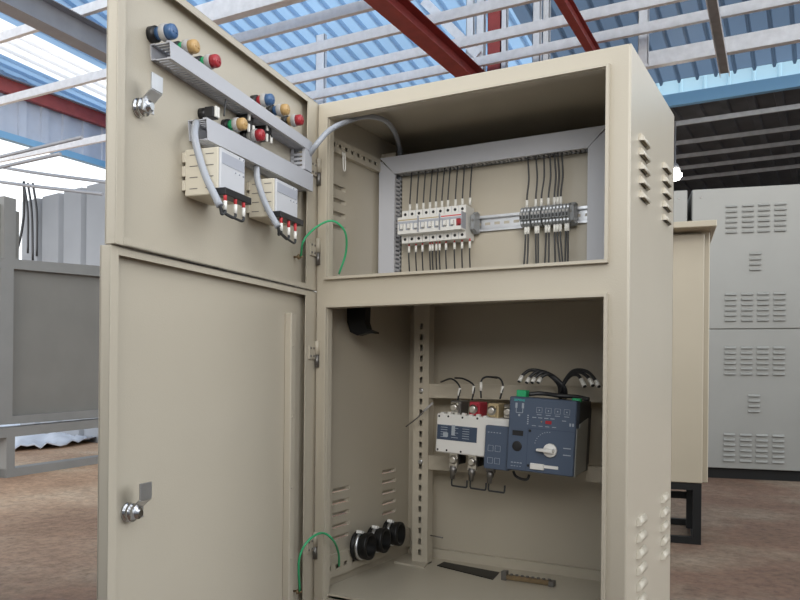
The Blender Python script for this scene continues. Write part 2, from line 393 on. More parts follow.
make_duct('short upright grey duct joining the two door ducts near the hinge', [DP(DU,tv+.028,0,z_lo+.002),DP(DU,tv+.028,0,z_hi-.002),DP(DU,tv,0,z_hi-.002),DP(DU,tv,0,z_lo+.002)], DU.n, hD-.001, .0085, g)

def pilot(label, px, py, capm, midm, basem, h=.041, r=.0112, cat='pilot lamp', name='pilot_lamp', wires=True):
    t, _, z = DU.at(px, py, h*.88); M = DU.T @ Matrix.Translation((t, 0, z))
    root = thing(name, label, cat, (0,0,0), M, 'pilot lamps on the upper door')
    b = MB(M); b.lathe((0,0,0),(0,1,0),[(0,r*.98),(h*.26,r*.98),(h*.27,r*.72),(h*.50,r*.72)],20); b.build('base', basem, root)
    b = MB(M); b.lathe((0,h*.28,0),(0,1,0),[(0,r*.74),(h*.17,r*.86),(h*.20,r*.86)],20); b.build('holder', midm, root)
    b = MB(M); b.lathe((0,h*.48,0),(0,1,0),[(0,r*.95),(h*.05,r*1.04),(h*.20,r*1.04),(h*.23,r*.96)],22); b.build('collar', COLLAR, root)
    b = MB(M); b.lathe((0,h*.70,0),(0,1,0),[(0,r*.92),(h*.20,r*.92),(h*.27,r*.84),(h*.30,r*.7),(h*.30,0)],22)
    for k in range(2): b.lathe((r*(-.3+.6*k),h,-r*.1),(0,1,0),[(0,.0017),(.0012,.0013)],8)
    b.build('lens_cap', capm, root)
    return root
pilot('blue pilot lamp at the free end of the top door duct', 172, 31.5, BLUEP, BLUEP, BLACKP, r=.0118)
pilot('amber pilot lamp between blue and red at the free end of the top duct', 194.5, 46.5, YELP, GREEN, BLACKP)
pilot('red pilot lamp third from the free edge above the top duct', 216, 61, REDP, GREEN, BLACKP)
pilot('dark blue pilot lamp with red band above the top duct near the hinge', 270.5, 99.5, BLUEP, REDP, BLACKP)
pilot('amber pilot lamp nearer the hinge between dark blue and red lamps', 286, 109.5, YELP, BLUEP, BLACKP)
pilot('red pilot lamp closest to the hinge above the top duct', 300, 120, REDP, YELP, BLACKP)
pilot('amber lamp between the two door ducts', 243, 124, YELP, GREEN, BLACKP)
pilot('red lamp between the two door ducts', 261, 135, REDP, WHITEP, BLACKP)
# selector switch with contact blocks between the ducts
t,_,z = DU.at(216,112.5,.028); M = DU.T @ Matrix.Translation((t,0,z))
sw = thing('selector_switch', 'black selector switch with white tagged contacts between the door ducts', 'switch', (0,0,0), M)
b = MB(M); b.lathe((0,0,0),(0,1,0),[(0,.0095),(.012,.0095),(.013,.008)],20); b.build('base', BLACKP, sw)
b = MB(M); b.box((-.009,.012,-.009),(.009,.028,.008),.001); b.build('contact_block', BLACKP, sw)
for k in range(2):
    b = MB(M); b.box((-.003+k*.006-.0026,.028,-.008),(-.003+k*.006+.0022,.0315,.009),.0006); q = b.build('wire_tag', SLEEVE, sw); q['label'] = 'white wire tag'
# contact blocks behind the two lamps between the ducts
for (px,py,lb) in ((252,121,'small black contact block with white tags behind the amber lamp between ducts'),(270,131,'small black contact block with white tags nearest the hinge between ducts')):
    t,_,z = DU.at(px,py,.026); M = DU.T @ Matrix.Translation((t,0,z))
    r = thing('contact_block', lb, 'contact block', (0,0,0), M, 'contact blocks between the door ducts')
    b = MB(M); b.box((-.014,0,-.015),(.010,.022,.010),.001); b.build('body', BLACKP, r)
    for k,(x,zz) in enumerate(((.006,.006),(.007,-.014),(-.009,-.012))):
        b = MB(M); b.box((x-.0024,.022,zz-.007),(x+.0024,.0255,zz+.007),.0006); b.build('wire_tag', SLEEVE, r)
# short wires from the selector area up to the top duct and down to the lower one
for i,(a,c,e) in enumerate((((226,99),(225,106),(224,116)),((268,121),(269,129),(272,137)))):
    P = [DP(DU,*DU.at(x,y,.026)) for x,y in (a,c,e)]
    tag(MB().tube(P,.0014,8).build('wire', CABLE), ('short black wire beside the selector switch under the top duct','short black wire beside the red lamp between the ducts')[i], 'wire', 'short wires on the upper door')

# relay boxes
def relay(label, t0, t1, z0, z1, hh, mid):
    M = DU.T @ Matrix.Translation((t1,0,z0)); L = t0-t1; Hh = z1-z0
    r = thing('relay_box', label, 'relay', (0,0,0), M, 'cream relay boxes on the upper door')
    b = MB(M); b.box((0,.004,0),(L,hh-.004,Hh),.0015)
    for k in range(3):
        zz = Hh*(.12+.30*k)
        b.box((L-.001,.0,zz),(L+.002,.006,zz+Hh*.22),.0006)
    b.build('body', CREAM, r)
    for k in range(4):
        zz = Hh*(.14+.24*k)
        b = MB(M)
        for h0 in (.3,.72): b.box((L-.0003,hh*h0-.007,zz),(L+.0006,hh*h0+.007,zz+.0012))
        b.build('vent_slot', DARKMETAL, r)
    b = MB(M); b.box((.001,hh-.004,Hh*.12),(L-.001,hh,Hh-.001),.001); b.build('face_plate', FACEP, r)
    b = MB(M); b.box((.004,hh,Hh*.66),(L-.004,hh+.0006,Hh*.90)); b.build('printed_panel', PRINTG, r)
    for k in range(5):
        b = MB(M); b.lathe((.006+.012*(k%3),hh,Hh*(.58 if k<3 else .94)),(0,1,0),[(0,.0016),(.0014,.0013)],8); b.build('indicator', PRINTG, r)
    b = MB(M); b.box((-.004,hh-.010,-.002),(L+.001,hh+.010,Hh*.13),.001); b.build('terminal_strip', BLACKP, r)
    return r
def relay_from(label, bl_top, bl_bot, fr_tr, hh):
    t0,_,z1 = DU.at(*bl_top,0); _,_,z0 = DU.at(*bl_bot,0); t1,_,_ = DU.at(*fr_tr,hh)
    return relay(label, t0, t1, z0, z1, hh, 0), t0, t1, z0
R1, t0a, t1a, z0a = relay_from('cream relay box nearer the free edge of the upper door', (182.7,150), (182.7,196.7), (245.3,158), .067)
R2, t0b, t1b, z0b = relay_from('cream relay box nearer the hinge of the upper door', (247,180), (247,218), (298,189), .058)
# hoses and tail wires
h1 = [DP(DU,.452,.016,DU.att(201,122,.452)[2])] + [DP(DU,*DU.att(x,y,t0a+.011)) for x,y in ((194.5,135),(198,152),(206,177),(220,206))]
tag(MB().tube(h1,.0058,12).build('spiral_hose', HOSE), 'translucent grey hose from the duct end down past the relay box nearer the free edge', 'hose', 'grey hoses on the upper door')
h2 = [DP(DU,*DU.att(x,y,t0b+.012)) for x,y in ((256.5,166),(258,182),(266,205),(278,227))]
tag(MB().tube(h2,.0056,12).build('spiral_hose', HOSE), 'translucent grey hose hanging in front of the relay box nearer the hinge', 'hose', 'grey hoses on the upper door')
def tails(pts, hh, start, which):
    for i,(px,py) in enumerate(pts):
        t,_,z = DU.at(px,py,hh+.006); M = DU.T @ Matrix.Translation((t,hh+.006,z))
        r = thing('tail_wire', '%s tail wire with red and white sleeve under the relay box nearer the %s' % (('left','middle','right')[i], which), 'wire', (0,0,0), M, 'tail wires under the relay boxes')
        b = MB(M); b.cyl((0,0,.003),(0,.0005,-.013),.0029,.0025,10); b.build('red_sleeve', REDSL, r)
        b = MB(M); b.cyl((0,.0005,-.012),(.001,.001,-.026),.0030,None,10); b.build('white_sleeve', SLEEVE, r)
        e = M.inverted() @ start; b = MB(M)
        b.tube([(.001,.001,-.025),(.002,.002,-.030),(.010 if e.x>.012 else .004,.001,-.034),(e.x*.8,e.y*.8,e.z*.8-.012),tuple(e)],.0021,8); b.build('wire', CABLE, r)
tails([(225,193),(235.2,197),(243.3,200.5)], .067, h1[-1], 'free edge')
tails([(281,216.5),(288.5,221),(295,225)], .058, h2[-1], 'hinge')
# earth studs and wires, tubes
p = DP(DU,*DU.at(294,257,0)); q = p+DU.n*.020
st = thing('earth_stud', 'brass earth stud with nut low on the upper door by the hinge', 'bolt', p, group='earth studs')
b = MB(); b.cyl(p,q,.0022); b.build('stud', BRASS, st)
b = MB(); b.lathe(p+DU.n*.009,DU.n,[(0,.0055),(.004,.0055)],6); b.build('nut', BRASS, st)
p2 = DP(DL,*DL.at(293,591,0)); q2 = p2+DL.n*.020
st = thing('earth_stud', 'brass earth stud with nut low on the lower door by the hinge', 'bolt', p2, group='earth studs')
b = MB(); b.cyl(p2,q2,.0022); b.build('stud', BRASS, st)
b = MB(); b.lathe(p2+DL.n*.009,DL.n,[(0,.0055),(.004,.0055)],6); b.build('nut', BRASS, st)
w1 = [p+DU.n*.015, DP(DU,*DU.at(304,240,.030)), atY(318,226,-.045), atY(333,221,-.03), atY(345,232,-.005), atY(346,252,.02), atY(339,274,.026)]
tag(MB().tube(w1,.0022,8).build('earth_wire', GREENW), 'green earth wire arching from the upper door into the upper compartment', 'wire', 'green earth wires')
w2 = [p2+DL.n*.015, DP(DL,*DL.at(299,560,.026)), DP(DL,*DL.at(308,541,.040)), atY(322,533,-.03), atY(333,540,.0), atY(338.5,553,.05), atX(339,566,.016)]
tag(MB().tube(w2,.0024,8).build('earth_wire', GREENW), 'green earth wire arching from the lower door to the strip inside', 'wire', 'green earth wires')
w3 = [DP(DU,*DU.at(307,158,.022)), DP(DU,*DU.at(317,144,.05)), atY(330,130,-.035), atY(347,121.5,.015), atY(366,116.5,.06), atY(384,120,.11), atY(394,131,.18), atY(396.5,147,.25), atY(395,165,.272)]
w3[-1] = Vector((w3[-1].x,.300,w3[-1].z+.015)); w3[-2] = Vector((w3[-2].x,.262,w3[-2].z+.006))
tag(MB().tube(w3,.0056,12,8).build('spiral_hose', HOSE), 'clear hose arching from the door ducts over the top of the mounting plate', 'hose')
b = MB(); z = atX(343,160,.016).z; y = atX(343,160,.016).y
lp = [(.018,y-.004,z+.016),(.020,y-.004,z-.018),(.020,y,z-.024),(.020,y+.004,z-.018),(.018,y+.004,z+.016)]
tag(b.tube(lp,.0013,8).build('cable_tie', SLEEVE), 'pale looped cable tie hanging on the perforated strip of the upper compartment', 'cable tie')

# ================================================================== UPPER COMPARTMENT GEAR
g = 'grey ducts framing the mounting plate'; dd = .040
xa, xb, xc, xd = .012, .051, .504, .543; zt, zi, zb_, zj = 1.251, 1.2132, .937, .975
F0 = PY
make_duct('wide grey wiring duct across the top of the mounting plate', [(xa+.0405,F0,zi),(xd-.0405,F0,zi),(xd,F0,zt),(xa,F0,zt)], (0,-1,0), dd, .010, g)
make_duct('upright grey wiring duct at the left of the circuit breakers', [(xb,F0,zj),(xb,F0,zi-.0016),(xa,F0,zt-.0020),(xa,F0,zb_)], (0,-1,0), dd, .010, g)
make_duct('upright grey wiring duct at the right of the terminal blocks', [(xc,F0,zi-.0016),(xc,F0,zj),(xd,F0,zb_),(xd,F0,zt-.0020)], (0,-1,0), dd, .010, g)
make_duct('grey wiring duct along the bottom of the mounting plate behind the rim', [(xa,F0,zb_),(xd,F0,zb_),(xd-.0405,F0,zj-.0005),(xa+.0405,F0,zj-.0005)], (0,-1,0), dd, .010, g)
# DIN rail: top-hat section with slots
zr = (atY(500,222.5,PY-.008).z + atY(580,214,PY-.008).z)/2
x0, x1 = .054, .502
dr = thing('din_rail', 'pale zinc mounting rail with slots carrying breakers and terminal blocks', 'rail', ((x0+x1)/2, PY, zr-.0175))
b = MB(); b.plate((x0,PY-.0005,zr-.012),(1,0,0),(0,0,1),x1-x0,.024,.001,[(.006+k*.0225,.009,.006+k*.0225+.013,.015) for k in range(int((x1-x0-.02)/.0225)+1)]); b.build('web', ZINC, dr)
b = MB()
for s in (1,-1):
    b.box((x0,PY-.0075,zr+s*.011),(x1,PY-.0005,zr+s*.0122)); b.box((x0,PY-.0075,zr+s*.0115),(x1,PY-.0065,zr+s*.0175))
b.build('flange', ZINC, dr)
# circuit breakers
PW = .0176
mc = PY-.0065
xs_ = atY(402,230,mc-.045).x
def breaker(i, label, redtog):
    x = xs_ + i*(3*PW+.0008); w = 3*PW
    r = thing('circuit_breaker', label, 'circuit breaker', (x+w/2, mc, zr-.042), group='white circuit breakers on the mounting rail')
    b = MB(); prof = [(0,-.035),(-.004,-.038),(-.046,-.038),(-.046,-.0215),(-.0665,-.0205),(-.0665,.0175),(-.050,.0185),(-.046,.0195),(-.046,.036),(-.004,.036),(0,.033)]
    b.prism([(x+.0003,mc+p[0],zr+p[1]) for p in prof],(w-.0006,0,0)); b.build('body', WHITEP, r)
    b = MB()
    for k in range(1,3): 
        b.box((x+k*PW-.0004,mc-.0464,zr-.0375),(x+k*PW+.0004,mc-.0460,zr-.0225)); b.box((x+k*PW-.0004,mc-.0464,zr+.021),(x+k*PW+.0004,mc-.0460,zr+.0355))
    b.build('pole_seam', PRINTG, r)
    for k in range(3):
        for s in (1,-1):
            b = MB(); b.lathe((x+(k+.5)*PW,mc-.0458,zr-.001+s*.0285),(0,-1,0),[(0,.0034),(.0006,.0034)],12); b.build('terminal_screw', BLACKP, r)
    b = MB(); b.box((x+.002,mc-.0669,zr+.0095),(x+w-.002,mc-.0664,zr+.0118)); b.build('printed_line', REDSL if i==2 else TANP, r)
    b = MB(); b.box((x+.001,mc-.0675,zr+.003),(x+w-.001,mc-.0664,zr+.0075)); b.build('rating_strip', PRINTG, r)
    for k in range(3):
        rd = redtog and k == 2
        b = MB(); b.box((x+(k+.5)*PW-.0052,mc-.0667,zr-.0125),(x+(k+.5)*PW+.0052,mc-.0662,zr+.003)); b.build('toggle_slot', REDP if rd else PRINTG, r)
    for k in range(3):
        rd = redtog and k == 2
        b = MB(); b.box((x+(k+.5)*PW-.0034+.0045,mc-.0745,zr-.0105),(x+(k+.5)*PW+.0034+.0045,mc-.0664,zr+.001),.0008); q = b.build('toggle', REDP if rd else WHITEP, r)
        if rd: q['label'] = 'red toggle'
    b = MB(); b.box((x+w-.0016,mc-.069,zr-.018),(x+w-.0002,mc-.046,zr+.018)); b.build('edge_strip', PRINTG, r)
    return x
for i,lb in enumerate(('leftmost of the three white three-pole circuit breakers','middle of the three white three-pole circuit breakers','right white circuit breaker with red toggle beside the grey end stop')):
    breaker(i, lb, i==2)
XE = xs_+3*(3*PW+.0008)
def end_stop(x, label, w=.0095):
    r = thing('end_stop', label, 'end stop', (x+w/2, mc, zr-.02), group='grey end stops on the mounting rail')
    b = MB(); b.prism([(x,mc+p[0],zr+p[1]) for p in [(0,-.021),(-.010,-.024),(-.022,-.018),(-.030,-.016),(-.030,.016),(-.022,.018),(-.012,.025),(0,.022)]],(w,0,0)); b.build('body', GREYTERM, r)
    b = MB(); b.lathe((x+w/2,mc-.0298,zr+.004),(0,-1,0),[(0,.0034),(.0008,.003)],12); b.build('screw', DARKMETAL, r)
    b = MB(); b.box((x+.001,mc-.0312,zr-.014),(x+w-.001,mc-.030,zr-.006),.0005); b.build('lip', GREYTERM, r)
end_stop(XE+.003, 'grey end stop beside the right circuit breaker')
# terminal blocks
TP = .0078
xt = atY(520,219,mc-.035).x; xe = atY(570.5,216,mc-.035).x
ng = 14; TP = (xe-xt)/(ng+.9)
tx = []; x = xt
for gi, n in enumerate((3,3,8)):
    for k in range(n): tx.append((gi,k,n,x)); x += TP
    x += TP*.3
wallc = {0:'leftmost group of three grey terminal blocks', 1:'middle group of three grey terminal blocks', 2:'long right-hand group of grey terminal blocks'}
ordn = ('first','second','third','fourth','fifth','sixth','seventh','eighth')
tproto = None
for gi,k,n,x in tx:
    lb = '%s block from the left in the %s' % (ordn[k], wallc[gi]); M = Matrix.Translation((x,mc,zr))
    if tproto is None:
        tproto = thing('terminal_block', lb, 'terminal block', (0,0,0), M, 'grey terminal blocks on the mounting rail')
        b = MB(M); b.prism([(0.0003,p[0],p[1]) for p in [(0,-.017),(-.008,-.0205),(-.028,-.0205),(-.034,-.016),(-.034,-.010),(-.040,-.008),(-.040,.008),(-.034,.010),(-.034,.016),(-.028,.0205),(-.008,.0205),(0,.017)]],(TP-.0012,0,0)); b.build('body', GREYTERM, tproto)
        for s in (1,-1):
            b = MB(M); b.lathe((TP/2,-.0338,s*.0130),(0,-1,0),[(0,.0024),(.0007,.002)],10); b.build('screw', ZINC, tproto)
        b = MB(M); b.box((.001,-.0405,-.0065),(TP-.002,-.0398,.0005)); b.build('marker_slot', BLACKP, tproto)
        b = MB(M); b.box((.001,-.0412,.002),(TP-.002,-.0398,.0065),.0004); b.build('marker', COLLAR, tproto)
    else: dup(tproto, M, lb)
end_stop(x+.0005, 'grey end stop at the right end of the terminal blocks', .014)
# wires: each a thing with sleeve and lead
def wire(label, pts, sl0, sl1, r=.0017, rs=.0030, group='', tip=None):
    root = thing('control_wire', label, 'wire', sl0, group=group)
    MB().tube(pts, r, 8).build('lead', CABLE, root)
    MB().cyl(sl0, sl1, rs, None, 10).build('white_sleeve', SLEEVE, root)
    if tip: MB().cyl(sl0, tip, .0018, None, 8).build('ferrule', REDSL, root)
yw = mc-.030
gx = lambda px,py,y=mc-.030: atY(px,py,y).x
ztopw = zi+.012
top = (410,417,423.8,430.8,436.3,443,448.8,456,463,470.3)
fin = (410,417,423.5,430,436,442,448,455.5,462.5,470)
oe = ('first','second','third','fourth','fifth','sixth','seventh','eighth','ninth','tenth')
for i in range(10):
    zs = zr+.0375; za = zs+.014
    xa_ = gx(fin[i],205); xb_ = gx(top[i],172); xb_ = xa_*.3+xb_*.7
    wire('%s black wire from the left dropping from the top duct to the circuit breakers' % oe[i], [(xa_,yw,za-.004),(xa_,yw,za+.012),(xb_,yw+.008,zi-.006),(xb_,yw+.014,ztopw)], (xa_,yw,zs), (xa_,yw,za+.002), group='wires above the circuit breakers')
bot = (409,416,422.5,430,432.6,436.3,439.6,446,454.5,462,469.8)
for i,px in enumerate(bot):
    zs = zr-.0395; za = zs-.016; xa_ = gx(px,250)
    wire('%s black wire from the left leaving the underside of the circuit breakers' % (oe+('last',))[i], [(xa_,yw,za+.004),(xa_-.0005,yw,za-.012),(xa_-.002,yw+.008,zj+.004),(xa_-.002,yw+.014,zj-.012)], (xa_,yw,zs-.003), (xa_,yw,za-.002), group='wires below the circuit breakers', tip=(xa_,yw,zs+.003))
yw2 = mc-.024
tt = (528,536,544,550,554.5,557.8,562); tb = (527,535.8,541.5,548.5,554.3,557.6,560.8)
for i in range(7):
    zs = zr+.0205; za = zs+.014
    xa_ = gx(tb[i],200,yw2); xb_ = gx(tt[i],155,yw2)
    wire('%s black wire from the left dropping from the top duct to the terminal blocks' % oe[i], [(xa_,yw2,za-.004),(xa_+.0003,yw2,za+.012),((xa_+xb_)/2+.003,yw2,(za+zi)/2),(xb_,yw2,zi-.003),(xb_,yw2+.01,ztopw)], (xa_,yw2,zs), (xa_,yw2,za+.002), r=.0019, group='wires above the terminal blocks')
bb = (525.5,528.3,535.8,538.3,546,549,554.6,557.5,560.5,565.8,568)
be = (524,527.3,536.3,538.3,544.8,548.8,555.5,560.5,563,565,568)
for i in range(11):
    zs = zr-.0205; za = zs-.014
    xa_ = gx(bb[i],230,yw2); xb_ = gx(be[i],262,yw2)
    wire('%s black wire from the left hanging below the terminal blocks' % (oe+('last',))[i], [(xa_,yw2,za+.004),(xa_,yw2,za-.012),((xa_+xb_)/2,yw2,(za+zj)/2-.01),(xb_,yw2,zj+.001),(xb_,yw2+.01,zj-.012)], (xa_,yw2,zs), (xa_,yw2,za-.002), r=.0019, group='wires below the terminal blocks')

# ================================================================== LOWER COMPARTMENT GEAR
# transfer switch: local frame rolled a little on its rails
YF = .215
A = atY(435,413,YF); Bp = atY(435,451.6,YF); Cc = atY(575,401.5,YF-.03)
tilt = math.radians(2.6)
TS = Matrix.Translation(Bp) @ Matrix.Rotation(tilt, 4, 'Y')
TSi = TS.inverted()
def ts(px, py, y=0.0):                    # photo point -> local (x,z) at local depth y
    v = at(px, py, (0,1,0), YF+y); l = TSi @ v; return l.x, l.z
ats = thing('transfer_switch', 'white and slate blue automatic transfer switch on the cross rails of the lower compartment', 'transfer switch', (0,0,0), TS)
hw = (A-Bp).length; xw1 = ts(500,440)[0]; xR = ts(575,440,-.03)[0]; xM = ts(507.6,440,-.03)[0]
b = MB(TS); b.box((0,0,0),(xw1+.03,.075,hw),.0025); b.box((.004,.075,.006),(xw1+.03,.121,hw-.006)); b.build('switch_body', WHITEP, ats)
x0p,z1p = ts(436.4,423.5); x1p,z0p = ts(476.5,443)
b = MB(TS); b.box((.003,-.0008,z0p),(x1p,0,z1p-.001)); b.build('rating_plate', SLATE2, ats)
b = MB(TS)
for r_ in range(6):
    for c_ in range(3):
        xx = .012+c_*.026; b.box((xx,-.0012,z0p+.006+r_*.0052),(xx+.010+.006*((r_*c_+1)%2),-.0008,z0p+.0072+r_*.0052))
b.box((.018,-.0013,z0p+.007),(.030,-.0008,z0p+.016)); b.box((.038,-.0013,z0p+.012),(.046,-.0008,z0p+.034)); b.build('printed_marks', PRINTW, ats)
for xx,zz in ((.006,hw-.006),(.028,hw-.005),(.062,hw-.005),(.097,hw-.004),(.006,.006),(.028,.006),(.062,.006)):
    b = MB(TS); b.lathe((xx,.0003,zz),(0,-1,0),[(0,.0024),(.0006,.0024)],10); b.build('fixing_hole', BLACKP, ats)
# poles: top terminals, barriers, bottom terminals
pole_x = [ts(x,405,.02)[0] for x in (456.5,475.3,493.8,510)]
bar = (COLLAR, REDDULL, TANP, COLLAR)
zt_ = hw
for i,xx in enumerate(pole_x):
    b = MB(TS); b.box((xx-.0125,.016,zt_-.004),(xx+.0125,.060,zt_+.030),.0015); q = b.build('terminal_shroud', (DARKMETAL,REDDULL,TANP,DARKMETAL)[i], ats)
    b = MB(TS); b.box((xx-.009,.010,zt_+.002),(xx+.009,.0155,zt_+.026),.0008); b.build('terminal_bar', STEELSCREW if i not in (1,2) else bar[i], ats)
    b = MB(TS); b.lathe((xx,.010,zt_+.015),(0,-1,0),[(0,.0100),(.0015,.0100),(.002,.0080),(.006,.0080),(.007,.006)],16); b.build('terminal_bolt', STEELSCREW, ats)
for i in range(3):
    xx = pole_x[i]; 
    b = MB(TS); b.box((xx-.0125,.026,-.026),(xx+.0125,.060,.004),.0015); b.build('terminal_shroud', RUBBER, ats)
    b = MB(TS); b.lathe((xx,.018,-.0155),(0,-1,0),[(0,.0100),(.0015,.0100),(.002,.0078),(.006,.0078),(.007,.006)],16); b.build('terminal_bolt', STEELSCREW, ats)
    b = MB(TS); b.box((xx-.010,.018,-.034),(xx+.010,.026,.002),.0006); b.build('cable_lug', STEELSCREW if i<2 else DARKMETAL, ats)
for k in range(7):
    xx = .012+k*.017; b = MB(TS); b.box((xx-.004,.001,hw-.001),(xx+.004,.012,hw+.003+.002*(k%2)),.0008); b.build('clip', WHITEP, ats)
# small blue plate in front of white body
xa1,za1 = ts(486,424.5,-.012); xa2,za2 = ts(508,471,-.012)
b = MB(TS); b.box((xa1,-.014,za2),(xM,.01,za1-.001),.0015); b.build('mechanism_cover', SLATE, ats)
b = MB(TS)
for k in range(2):
    for j in range(2):
        xx = xa1+.008+k*.016; zz = za2+.012+j*.026
        for a_,c_ in (((0,0),(.012,.0006)),((0,.012),(.012,.0126)),((0,0),(.0006,.012)),((.0114,0),(.012,.012))): b.box((xx+a_[0],-.0146,zz+a_[1]),(xx+c_[0],-.014,zz+c_[1]))
for k in range(5): b.box((xa1+.006+k*.0065,-.0146,za1-.016-.0*k),(xa1+.0095+k*.0065,-.014,za1-.0145))
b.build('printed_marks', PRINTW, ats)
# controller box
zT = ts(575,401,-.03)[1]; zB = ts(575,477.5,-.03)[1]
b = MB(TS); b.box((xM,-.030,zB),(xR,-.004,zT),.0018); b.build('controller_front', SLATE, ats)
b = MB(TS); b.box((xM+.002,-.004,zB+.002),(xR-.0005,.080,zT-.003),.001); b.box((xM+.01,.08,zB+.01),(xR-.01,.121,zT-.02)); b.build('controller_case', BLACKP, ats)
zs = ts(589,421,.0)[1]
b = MB(TS); b.prism([(xR,-.024,zB-.001),(xR,.055,zB+.006),(xR,.055,zs+.002),(xR,-.004,zs-.008),(xR,-.004,zs-.016),(xR,-.024,zs-.016)],(.0018,0,0)); b.build('side_plate', GREYPAINT, ats)
cw = xR-xM; ch = zT-zB
def cx(u): return xM+u*cw
def cz(v): return zB+v*ch
yf = -.030
xs2 = ts(527.5,440,-.03)[0]; us = (xs2-xM)/cw
b = MB(TS); b.box((cx(us)-.0006,yf-.0002,cz(.0)+.002),(cx(us)+.0006,yf+.002,cz(.60))); b.box((cx(us),yf-.0002,cz(.585)),(cx(.985),yf+.002,cz(.593))); b.build('seam', SLATE2, ats)
b = MB(TS); b.box((cx(.06),yf-.0004,cz(.60)),(cx(.98),yf,cz(.965))); b.build('control_panel', SLATE, ats)
b = MB(TS)
for k in range(4):     # four keys with outline, symbol and caption
    xx = cx(.46+.135*k); zz = cz(.84)
    for a_,c_ in (((-.006,-.005),(.006,-.0045)),((-.006,.0055),(.006,.006)),((-.006,-.005),(-.0055,.006)),((.0055,-.005),(.006,.006))): b.box((xx+a_[0],yf-.0009,zz+a_[1]),(xx+c_[0],yf-.0004,zz+c_[1]))
    b.box((xx-.0012,yf-.0009,zz-.001),(xx+.0012,yf-.0004,zz+.0015)); b.box((xx-.005,yf-.0009,zz-.0095),(xx+.005,yf-.0004,zz-.0083))
for s in (-1,1):        # little source diagram
    b.box((cx(.16+s*.05)-.0022,yf-.0009,cz(.85)),(cx(.16+s*.05)+.0022,yf-.0004,cz(.92))); b.box((cx(.16+s*.05)-.0006,yf-.0009,cz(.79)),(cx(.16+s*.05)+.0006,yf-.0004,cz(.85)))
b.box((cx(.11),yf-.0009,cz(.785)),(cx(.21),yf-.0004,cz(.792))); b.box((cx(.16)-.002,yf-.0009,cz(.74)),(cx(.16)+.002,yf-.0004,cz(.77)))
for k in range(5): b.box((cx(.285),yf-.0009,cz(.64+.028*k)),(cx(.305),yf-.0004,cz(.655+.028*k)))
for k in range(4): b.box((cx(.36+.09*k),yf-.0009,cz(.735)),(cx(.42+.09*k),yf-.0004,cz(.745))); b.box((cx(.36+.1*k),yf-.0009,cz(.625)),(cx(.42+.1*k),yf-.0004,cz(.633)))
for k in range(2): b.box((cx(.91+.04*k),yf-.0009,cz(.66)),(cx(.935+.04*k),yf-.0004,cz(.70)))
b.box((cx(.80),yf-.0009,cz(.72)),(cx(.86),yf-.0004,cz(.73)))
for k in range(2): b.box((cx(.84),yf-.0007,cz(.36-.09*k)),(cx(.95),yf-.0001,cz(.372-.09*k)))
for k in range(4): b.box((cx(.07+.045*k),yf-.0007,cz(.10)),(cx(.10+.045*k),yf-.0001,cz(.112))); b.box((cx(.07+.045*k),yf-.0007,cz(.055)),(cx(.10+.04*k),yf-.0001,cz(.063)))
for k in range(9):      # position arc round the knob
    a_ = PI*.5+k*PI*.055; 
    b.box((cx(.63)+.030*math.cos(a_)-.001,yf-.0007,cz(.36)+.030*math.sin(a_)-.0006),(cx(.63)+.030*math.cos(a_)+.001,yf-.0001,cz(.36)+.030*math.sin(a_)+.0008))
b.build('printed_marks', PRINTW, ats)
b = MB(TS); b.box((cx(.56),yf-.0016,cz(.665)),(cx(.65),yf,cz(.71)),.0005); b.build('red_switch', REDP, ats)
b = MB(TS); b.lathe((cx(.50),yf,cz(.69)),(0,-1,0),[(0,.0016),(.0012,.001)],8); b.build('indicator', YELP, ats)
b = MB(TS); b.box((cx(.07),yf-.0006,cz(.475)),(cx(.235),yf+.001,cz(.545))); b.build('window', BLACKP, ats)
b = MB(TS); b.lathe((cx(.15),yf,cz(.33)),(0,-1,0),[(0,.0105),(.0006,.0105),(.0010,.009),(.0010,0)],20); b.build('key_socket', BLACKP, ats)
# rotary knob
b = MB(TS); b.lathe((cx(.655),yf,cz(.32)),(0,-1,0),[(0,.0140),(.005,.0140),(.006,.0130),(.006,0)],28); b.hexa([(cx(.655)+a_[0],yf+a_[1],cz(.32)+a_[2]) for a_ in ((-.026,-.005,-.0035),(.010,-.005,-.0055),(.010,-.005,.0045),(-.026,-.005,.0020),(-.026,-.014,-.0030),(.008,-.015,-.0045),(.008,-.015,.0035),(-.026,-.014,.0015))],.0008); b.build('selector_knob', WHITEP, ats)
b = MB(TS); b.box((cx(.37),yf-.004,cz(.045)),(cx(.575),yf,cz(.125)),.0008); b.box((cx(.575),yf-.0012,cz(.075)),(cx(.78),yf,cz(.115))); b.build('pull_tab', WHITEP, ats)
for u,v in ((.335,.555),(.335,.085),(-.02,.56),(-.02,.09)):
    b = MB(TS); b.lathe((cx(u),yf-.0001 if u>0 else -.0142,cz(v)),(0,-1,0),[(0,.0030),(.0006,.0030)],10); b.build('screw', BLACKP, ats)
# brand name in teal
def text(s_, size, M, m, parent, depth=.0002):
    cu = bpy.data.curves.new('lettering', 'FONT'); cu.body = s_; cu.size = size; cu.extrude = depth; cu.align_x = 'LEFT'
    ob = bpy.data.objects.new('lettering_tmp', cu); C.objects.link(ob)
    me = bpy.data.meshes.new_from_object(ob.evaluated_get(bpy.context.evaluated_depsgraph_get())); bpy.data.objects.remove(ob)
    me.transform(ROOTM[parent.name].inverted() @ M)
    o = bpy.data.objects.new('lettering', me); C.objects.link(o); o.parent = parent; me.materials.append(m); ROOTM[o.name] = ROOTM[parent.name]; return o
RX = Matrix.Rotation(PI/2, 4, 'X')
text('SIEMENS', .0062, TS @ Matrix.Translation((cx(.07),yf-.0006,cz(.945))) @ RX, TEAL, ats)
b = MB(TS)
for k,u in enumerate((.06,.9)):
    pass
b.box((cx(.02),.0,zT-.002),(cx(.17),.022,zT+.013),.001); b.build('plug_connector', GREEN, ats)
